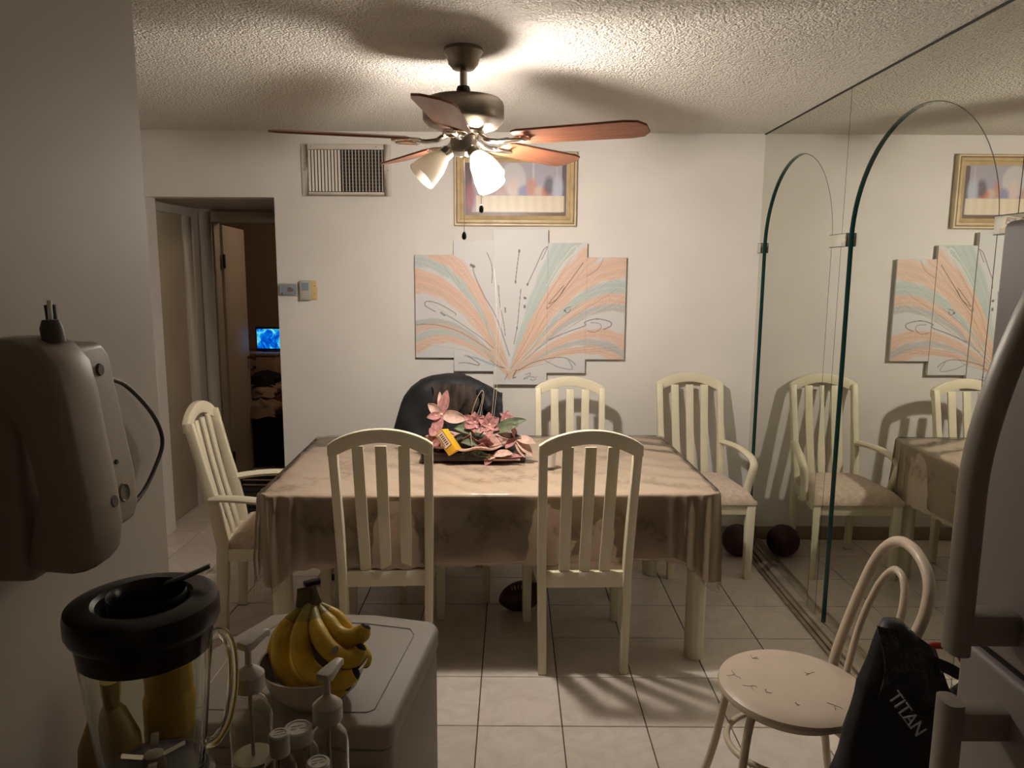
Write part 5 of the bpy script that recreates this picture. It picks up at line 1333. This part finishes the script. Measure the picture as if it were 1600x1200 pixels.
for pts, r in BAN:
    cp = catmull([P(*p) for p in pts], 7); n_ = len(cp)
    rad = []
    for i in range(n_):
        t = i / (n_ - 1)
        if t < 0.22: k_ = 0.42 + 0.58 * (t / 0.22) ** 1.2
        elif t < 0.80: k_ = 1.0
        else: k_ = 1.0 - 0.66 * ((t - 0.80) / 0.20) ** 1.5
        rad.append(r * k_)
    cut = int(n_ * 0.14)
    bo = MB().tube(cp[cut:-2], rad[cut:-2], 9).build('banana', M['banana'], bun, ang=75)
    MB().tube(cp[:cut + 1], [x * 1.01 for x in rad[:cut + 1]], 9).build('banana_neck', M['banana_neck'], bo, ang=75)
    MB().tube([cp[-3], cp[-2], cp[-1], cp[-1] + (cp[-1] - cp[-2]) * 0.6], [rad[-3] * 1.02, rad[-2] * 1.05, rad[-1] * 1.0, rad[-1] * 0.7], 9).build('banana_tip', M['banana_tip'], bo, ang=75)
stk = P(523, 1016, 1.158)
MB().disc(stk, 0.008, 18, (-0.1, -0.8, 0.55), 0.7).build('sticker', mat('sticker', (0.28, 0.27, 0.26), 0.4), bun)

# ================================================================== COUNTER AND BOTTLES
CZ = 0.925
ctp = thing('kitchen_counter', 'kitchen counter carrying the blender and bottles at the lower left', 'counter', (-0.35, 0.4, 0))
MB().box(-0.508, -0.10, -0.6, 1.0, CZ - 0.035, CZ).build('worktop', M['counter'], ctp, bevel=0.006)
MB().box(-0.508, -0.13, -0.6, 0.97, 0.10, CZ - 0.036).build('cabinet_body', M['trimp'], ctp, bevel=0.003)
MB().box(-0.50, -0.17, -0.6, 0.93, 0.0, 0.10).build('plinth', M['blackrub'], ctp)
for y0, y1 in ((-0.55, -0.06), (-0.04, 0.45), (0.47, 0.94)):
    dr_ = MB().box(-0.13, -0.112, y0, y1, 0.13, CZ - 0.06).build('cabinet_door', M['trimp'], ctp, bevel=0.003)
    MB().lathe([(0, 0.02), (0.012, 0.018), (0.014, 0.01), (0.006, 0.0)], (-0.112, y1 - 0.05, CZ - 0.14), 12, (1, 0, 0)).build('knob', M['knob'], dr_)
def bottle(name, label, c, r, h, neck_r, sy=1.0, liquid=0.0, clear=True):
    t = thing(name, label, 'bottle', c)
    prof = [(0.0, 0.001), (r * 0.9, 0.0), (r, 0.006), (r, h * 0.78), (r * 0.93, h * 0.87), (r * 0.70, h * 0.95), (neck_r, h), (neck_r, h + 0.012)]
    inner_p = [(rr - 0.0016 if rr > 0.002 else 0, z + (0.002 if z < 0.01 else 0)) for rr, z in reversed(prof)]
    MB().lathe(prof + inner_p, c, 28).build('bottle_body', M['clear'] if clear else M['white_plastic'], t)
    if liquid > 0:
        MB().lathe([(0, 0.004), (r * 0.93, 0.004), (r * 0.93, h * liquid), (0, h * liquid)], c, 24).build('contents', M['liquid'], t)
    return t
def pump(t, c, h, nr, az, sc2=1.0):
    c = Vector(c)
    MB().lathe([(0, h), (nr + 0.006, h), (nr + 0.007, h + 0.002), (nr + 0.007, h + 0.022), (nr + 0.003, h + 0.026), (nr - 0.002, h + 0.030), (0.006, h + 0.034), (0.0055, h + 0.036), (0.0, h + 0.036)], c, 24).build('pump_collar', M['white_plastic'], t)
    MB().lathe([(0, h + 0.034), (0.0048, h + 0.034), (0.0044, h + 0.056), (0.008, h + 0.062), (0.0, h + 0.064)], c, 14).build('pump_stem', M['white_plastic'], t)
    e = Vector((math.cos(az), math.sin(az), 0)); n_ = Vector((-e.y, e.x, 0))
    q = MB(); hh = h + 0.063
    pr = [(-0.011, 0.0095, -0.004, 0.007), (0.0, 0.0105, -0.005, 0.007), (0.012, 0.0085, -0.003, 0.0085), (0.030, 0.0055, 0.0, 0.010), (0.036, 0.005, -0.003, 0.008)]
    q.loft([[c + e * x + n_ * wv + Vector((0, 0, hh + a)) for wv, a in ((-w_, lo_), (w_, lo_), (w_, hi_), (-w_, hi_))] for x, w_, lo_, hi_ in pr])
    q.build('pump_head', M['white_plastic'], t, bevel=0.002)
    MB().tube([c + Vector((0, 0, h)), c + Vector((0.001, 0, 0.02))], 0.0028, 8).build('dip_tube', M['white_plastic'], t)
c = (-0.352, 0.928, CZ); t = bottle('pump_bottle', 'tall clear pump bottle beside the blender handle', c, 0.029, 0.165, 0.013, liquid=0.45); pump(t, c, 0.172, 0.013, math.radians(62))
c = (-0.247, 0.925, CZ); t = bottle('pump_bottle', 'shorter clear pump bottle in front of the bananas', c, 0.027, 0.122, 0.013, liquid=0.0); pump(t, c, 0.130, 0.013, math.radians(70))
def capped(label, c, r, h, cap_r, cap_h, liquid=0.3):
    t = bottle('capped_bottle', label, c, r, h, cap_r * 0.7, liquid=liquid)
    k = MB().lathe([(0, h - 0.002), (cap_r, h - 0.002), (cap_r, h + cap_h - 0.002), (cap_r - 0.0018, h + cap_h), (cap_r - 0.004, h + cap_h), (cap_r - 0.005, h + cap_h - 0.0012), (0, h + cap_h - 0.0012)], c, 28).build('cap', M['white_plastic'], t)
    cc = Vector(c) + Vector((0, 0, h + cap_h - 0.0012))
    for i in range(4):
        a = i * 1.3; MB().obox(cc + Vector((math.cos(a) * cap_r * 0.35, math.sin(a) * cap_r * 0.3, 0.0003)), Vector((0.003, 0.001, 0)), Vector((0, 0.0007, 0)), Vector((0, 0, 0.0003))).build('cap_embossing', M['white_plastic'], k)
    return t
capped('small clear bottle with a white screw cap between the two pump bottles', (-0.288, 0.848, CZ), 0.022, 0.135, 0.0125, 0.026, 0.3)
capped('round clear jar with a wide white lid behind the small capped bottle', (-0.278, 0.892, CZ), 0.027, 0.122, 0.0185, 0.018, 0.0)
capped('frontmost small clear bottle with a ribbed white cap', (-0.237, 0.835, CZ), 0.022, 0.108, 0.0145, 0.024, 0.4)
# yellow containers behind the blender
yj = thing('yellow_jar', 'yellow plastic jar with a yellow lid seen through the blender glass', 'jar', (-0.425, 0.86, CZ))
MB().lathe([(0, 0), (0.034, 0), (0.036, 0.006), (0.036, 0.20), (0.030, 0.215), (0, 0.215)], (-0.425, 0.865, CZ), 28).build('jar_body', M['yellow'], yj)
MB().lathe([(0, 0.215), (0.033, 0.215), (0.033, 0.247), (0.030, 0.250), (0, 0.250)], (-0.425, 0.865, CZ), 28).build('lid', M['yellow'], yj)
MB().lathe([(0.0364, 0.16), (0.0364, 0.10)], (-0.425, 0.865, CZ), 28).build('label_band', M['amber'], yj)
yj2 = thing('amber_bottle', 'rounded amber container left of the yellow jar behind the blender', 'bottle', (-0.478, 0.80, CZ))
MB().lathe([(0, 0), (0.032, 0), (0.036, 0.01), (0.037, 0.12), (0.033, 0.18), (0.020, 0.215), (0.012, 0.225), (0.012, 0.238), (0, 0.238)], (-0.472, 0.800, CZ), 28).build('bottle_body', M['amber'], yj2)
MB().lathe([(0, 0.238), (0.014, 0.238), (0.014, 0.256), (0, 0.256)], (-0.472, 0.800, CZ), 20).build('cap', M['amber'], yj2)

# ================================================================== BLENDER
bpos = Vector((-0.368, 0.700, CZ))
bld = thing('blender', 'countertop blender with a glass jar and black lid against the left wall', 'blender', bpos)
MB().lathe([(0, 0), (0.080, 0), (0.085, 0.008), (0.083, 0.03), (0.066, 0.12), (0.060, 0.15), (0.058, 0.165), (0, 0.165)], bpos, 36).build('motor_base', M['black'], bld)
MB().lathe([(0, 0.165), (0.054, 0.165), (0.058, 0.172), (0.058, 0.205), (0.052, 0.212), (0, 0.212)], bpos, 36).build('jar_collar', M['black'], bld)
MB().lathe([(0.0, 0.214), (0.043, 0.214), (0.049, 0.220), (0.052, 0.250), (0.059, 0.320), (0.0645, 0.372), (0.0645, 0.376), (0.0615, 0.376), (0.056, 0.320), (0.049, 0.250), (0.045, 0.224), (0.0, 0.219)], bpos, 48).build('glass_jar', M['jar'], bld)
MB().lathe([(0, 0.220), (0.012, 0.222), (0.010, 0.236), (0, 0.238)], bpos, 14).build('blade_hub', M['nickel'], bld)
for a in (0.4, 1.97, 3.54, 5.11): MB().obox(bpos + Vector((0.017 * math.cos(a), 0.017 * math.sin(a), 0.236)), Vector((math.cos(a), math.sin(a), 0.35)).normalized() * 0.014, Vector((-math.sin(a), math.cos(a), 0)) * 0.004, Vector((0, 0, 0.0008))).build('cutter', M['nickel_hi'], bld)
ha = math.radians(25); he = Vector((math.cos(ha), math.sin(ha), 0))
MB().tube(catmull([bpos + he * 0.058 + Vector((0, 0, 0.350)), bpos + he * 0.070 + Vector((0, 0, 0.356)), bpos + he * 0.079 + Vector((0, 0, 0.338)), bpos + he * 0.080 + Vector((0, 0, 0.300)), bpos + he * 0.073 + Vector((0, 0, 0.258)), bpos + he * 0.060 + Vector((0, 0, 0.236)), bpos + he * 0.049 + Vector((0, 0, 0.234))], 6), 0.0056, 12, sy=1.2).build('jar_handle', M['jar'], bld, ang=60)
MB().lathe([(0.0, 0.386), (0.034, 0.386), (0.040, 0.394), (0.043, 0.404), (0.047, 0.407), (0.062, 0.407), (0.0700, 0.404), (0.0715, 0.398), (0.0715, 0.384), (0.069, 0.378), (0.066, 0.376), (0.062, 0.374), (0.0595, 0.352), (0.056, 0.352), (0.056, 0.372), (0.0, 0.374)], bpos, 56).build('lid', M['black'], bld)
MB().lathe([(0.026, 0.389), (0.034, 0.391), (0.0375, 0.408), (0.0365, 0.413), (0.034, 0.409), (0.031, 0.394), (0.0, 0.392)], bpos + Vector((0.004, 0, 0)), 32).build('lid_cap', M['black'], bld)
MB().tube([bpos + Vector((0.010, 0.030, 0.409)), bpos + Vector((0.030, 0.030, 0.416)), bpos + Vector((0.052, 0.040, 0.424))], 0.005, 8, sx=0.45, sy=1.5).build('lid_tab', M['black'], bld)

# ================================================================== CORDLESS WALL PHONE
WX = -0.52
ph = thing('cordless_phone', 'beige cordless phone with antennas hung in its wall base on the left wall', 'telephone', (WX, 0.76, 1.45))
base_poly = [(0.652, 1.372), (0.665, 1.362), (0.850, 1.362), (0.866, 1.376), (0.868, 1.42), (0.850, 1.560), (0.838, 1.576), (0.700, 1.576), (0.680, 1.560)]
MB().prism(base_poly, (WX, WX + 0.055), 'x').build('wall_base', M['phone'], ph, bevel=0.008, bseg=3)
# handset: profile in X (out from wall) and Z, extruded along Y
hz = [1.376, 1.386, 1.41, 1.45, 1.50, 1.54, 1.57, 1.588, 1.594]
hx_out = [WX + 0.098, WX + 0.106, WX + 0.112, WX + 0.115, WX + 0.116, WX + 0.118, WX + 0.117, WX + 0.106, WX + 0.088]
hx_in = [WX + 0.060, WX + 0.057, WX + 0.062, WX + 0.074, WX + 0.072, WX + 0.058, WX + 0.050, WX + 0.050, WX + 0.052]
rings = []
for i, z in enumerate(hz):
    yw0, yw1 = 0.648, 0.712
    sh_ = 0.0 if 0 < i < len(hz) - 1 else 0.004
    mid = (hx_out[i] + hx_in[i]) / 2
    rings.append([(hx_in[i], yw0 + 0.006 + sh_, z), (hx_out[i] - 0.010, yw0 + sh_, z), (hx_out[i] - 0.003, yw0 + 0.006 + sh_, z), (hx_out[i], yw0 + 0.02, z), (hx_out[i], yw1 - 0.02, z), (hx_out[i] - 0.003, yw1 - 0.006 - sh_, z), (hx_out[i] - 0.010, yw1 - sh_, z), (hx_in[i], yw1 - 0.006 - sh_, z)])
hs = MB().loft(rings).build('handset', M['phone'], ph, ang=40, bevel=0.002)
MB().lathe([(0, 0.001), (0.0055, 0.001), (0.0065, -0.001)], (WX + 0.1135, 0.690, 1.435), 14, (1, 0, 0)).build('handset_button', M['phone_dark'], hs)
MB().lathe([(0, 0.0), (0.010, 0.0), (0.010, 0.012), (0.0075, 0.020), (0.0, 0.021)], (WX + 0.100, 0.680, 1.590), 16).build('antenna_boot', M['phone_dark'], hs)
MB().tube([(WX + 0.100, 0.680, 1.608), (WX + 0.100, 0.680, 1.628)], 0.0022, 8).build('antenna_tip', M['nickel_hi'], hs)
an = MB().tube([(WX + 0.050, 0.760, 1.575), (WX + 0.050, 0.758, 1.620)], 0.0055, 12).build('base_antenna', M['blackrub'], ph)
MB().lathe([(0, 0), (0.011, 0), (0.011, 0.005), (0.0085, 0.010), (0, 0.010)], (WX + 0.050, 0.760, 1.574), 14).build('antenna_socket', M['blackrub'], an)
MB().lathe([(0, 0.002), (0.006, 0.002), (0.0075, -0.001)], (WX + 0.0555, 0.822, 1.545), 16, (1, 0, 0)).build('indicator', M['phone_dark'], ph)
MB().lathe([(0.008, 0.0), (0.010, 0.002), (0.011, 0.0)], (WX + 0.0552, 0.832, 1.400), 20, (1, 0, 0)).build('page_button', M['phone'], ph)
MB().lathe([(0, 0.002), (0.0025, 0.002), (0.003, -0.001)], (WX + 0.0552, 0.826, 1.438), 10, (1, 0, 0)).build('indicator', M['phone_dark'], ph)
MB().tube(catmull([(WX + 0.015, 0.845, 1.54), (WX + 0.012, 0.916, 1.522), (WX + 0.012, 0.968, 1.502), (WX + 0.012, 1.031, 1.451), (WX + 0.012, 1.052, 1.408), (WX + 0.012, 1.021, 1.374), (WX + 0.014, 0.977, 1.352), (WX + 0.016, 0.930, 1.348), (WX + 0.018, 0.880, 1.368), (WX + 0.02, 0.866, 1.38)], 8), 0.0030, 8).build('line_cord', M['cord'], ph, ang=60)
MB().box(WX + 0.012, WX + 0.026, 0.866, 0.892, 1.366, 1.380).build('cord_plug', M['phone'], ph, bevel=0.002)
MB().tube(catmull([(WX + 0.02, 0.66, 1.385), (WX + 0.012, 0.62, 1.36), (WX + 0.010, 0.56, 1.345), (WX + 0.010, 0.48, 1.35)], 8), 0.0028, 8).build('power_cord', M['cord'], ph, ang=60)

# the base is a wedge: thicker towards its lower end
for ch in ph.children_recursive:
    if ch.name.startswith(('line_cord', 'cord_plug', 'power_cord')): continue
    for vtx in ch.data.vertices:
        zz = max(1.36, min(1.60, vtx.co.z + 1.45))
        vtx.co.x = vtx.co.x * (1.0 + 0.30 * (1.576 - zz) / 0.21)

# ================================================================== HALL AND BEDROOM CONTENTS
cr = thing('slatted_crate', 'low black slatted crate on the hall floor behind the left armchair', 'crate', (-1.72, 4.95, 0))
for k in range(6): MB().box(-1.92, -1.50, 4.80, 4.81, 0.012 + k * 0.036, 0.036 + k * 0.036).build('slat', M['black'], cr, bevel=0.002)
for k in range(6): MB().box(-1.92, -1.50, 5.09, 5.10, 0.012 + k * 0.036, 0.036 + k * 0.036).build('slat', M['black'], cr, bevel=0.002)
for (x, y) in ((-1.92, 4.81), (-1.50, 4.81), (-1.92, 5.09), (-1.50, 5.09)): MB().box(x - 0.01, x + 0.01, y - 0.008, y + 0.008, 0, 0.225).build('corner_post', M['black'], cr)
MB().box(-1.91, -1.51, 4.81, 5.09, 0.004, 0.012).build('bottom', M['black'], cr)
dz = thing('dresser', 'cream dresser in the dark bedroom below the television', 'dresser', (-2.30, 7.15, 0))
rz = Matrix.Rotation(math.radians(0), 3, 'Z')
MB().box(-2.95, -2.24, 6.95, 7.40, 0.04, 0.86).build('body', M['dresser'], dz, bevel=0.004)
MB().box(-2.97, -2.22, 6.93, 7.42, 0.862, 0.885).build('dresser_top', M['dresser'], dz, bevel=0.004)
for k in range(4):
    for (x0, x1) in ((-2.93, -2.61), (-2.59, -2.26)):
        dw = MB().box(x0, x1, 6.932, 6.949, 0.07 + k * 0.197, 0.255 + k * 0.197).build('drawer', M['dresser'], dz, bevel=0.003)
        MB().lathe([(0, 0.02), (0.012, 0.018), (0.014, 0.01), (0.006, 0)], ((x0 + x1) / 2, 6.932, 0.165 + k * 0.197), 10, (0, -1, 0)).build('knob', M['knob'], dw)
tv = thing('television', 'small television glowing blue on the bedroom dresser', 'television', (-2.27, 7.15, 0.885))
MB().box(-2.475, -2.02, 7.12, 7.16, 0.892, 1.118).build('tv_case', M['tvbody'], tv, bevel=0.006)
sc3 = MB().box(-2.460, -2.038, 7.1175, 7.1195, 0.912, 1.100).build('screen', M['screen'], tv, smooth=False)
MB().box(-2.40, -2.12, 7.08, 7.22, 0.886, 0.896).build('stand', M['tvbody'], tv, bevel=0.003)
MB().box(-2.29, -2.23, 7.13, 7.15, 0.894, 0.93).build('stand_neck', M['tvbody'], tv)
bx_ = thing('laundry_chest', 'dark low chest under the clothes pile in the bedroom', 'chest', (-2.08, 6.35, 0))
MB().box(-2.34, -1.72, 6.10, 6.70, 0.02, 0.44).build('chest_body', M['cl_navy'], bx_, bevel=0.02)
MB().box(-2.35, -1.71, 6.09, 6.71, 0.44, 0.47).build('chest_lid', M['cl_navy'], bx_, bevel=0.008)
def garment(name, label, c, rx, ry, rz_, m, seed):
    r_ = random.Random(seed); ph_ = [r_.uniform(0, 6.28) for _ in range(8)]
    t = thing(name, label, 'clothes', (c[0], c[1], c[2] - rz_ * 0.6))
    seg, rg = 40, 16; pts = []
    for i in range(rg + 1):
        ph2 = -PI / 2 + PI * i / rg; row = []
        for k in range(seg + 1):
            a = 2 * PI * (k % seg) / seg
            f = 1 + 0.13 * math.sin(a * 3 + ph_[0] + ph2 * 2) + 0.08 * math.sin(a * 7 + ph_[1] + ph2 * 3) + 0.05 * math.sin(a * 13 + ph_[2] - ph2 * 5)
            z = math.sin(ph2); zz = rz_ * (max(z, -0.6)) * (1 + 0.15 * math.sin(a * 4 + ph_[3]))
            row.append((c[0] + rx * f * math.cos(ph2) * math.cos(a), c[1] + ry * f * math.cos(ph2) * math.sin(a), c[2] + zz))
        pts.append(row)
    MB().grid(pts).build('fabric', m, t, ang=80)
    # a loose fold lying over the front
    fv = []
    for j in range(8):
        s2 = j / 7; row = []
        for i in range(12):
            q = i / 11; a = -2.4 + 1.7 * q
            R_ = 1.02 + 0.25 * s2
            row.append((c[0] + rx * R_ * math.cos(a) * 0.9, c[1] + ry * R_ * math.sin(a), c[2] + rz_ * (0.35 - 1.0 * s2 + 0.12 * math.sin(q * 11 + s2 * 3 + ph_[5]))))
        fv.append(row)
    MB().grid(fv).build('fold', m, t, ang=80, solid=0.006)
garment('folded_trousers', 'dark trousers folded on top of the bedroom clothes pile', (-2.14, 6.38, 0.73), 0.13, 0.13, 0.06, M['cl_dark'], 1)
garment('white_shirt', 'crumpled off-white shirt in the middle of the bedroom clothes pile', (-2.13, 6.33, 0.635), 0.13, 0.14, 0.06, M['cl_white'], 2)
garment('red_sweater', 'dark red sweater showing between pale clothes in the bedroom', (-2.06, 6.38, 0.555), 0.19, 0.15, 0.05, M['cl_red'], 3)
garment('beige_blouse', 'beige garment spilling over the front of the bedroom clothes pile', (-2.13, 6.20, 0.50), 0.18, 0.13, 0.085, M['cl_beige'], 4)
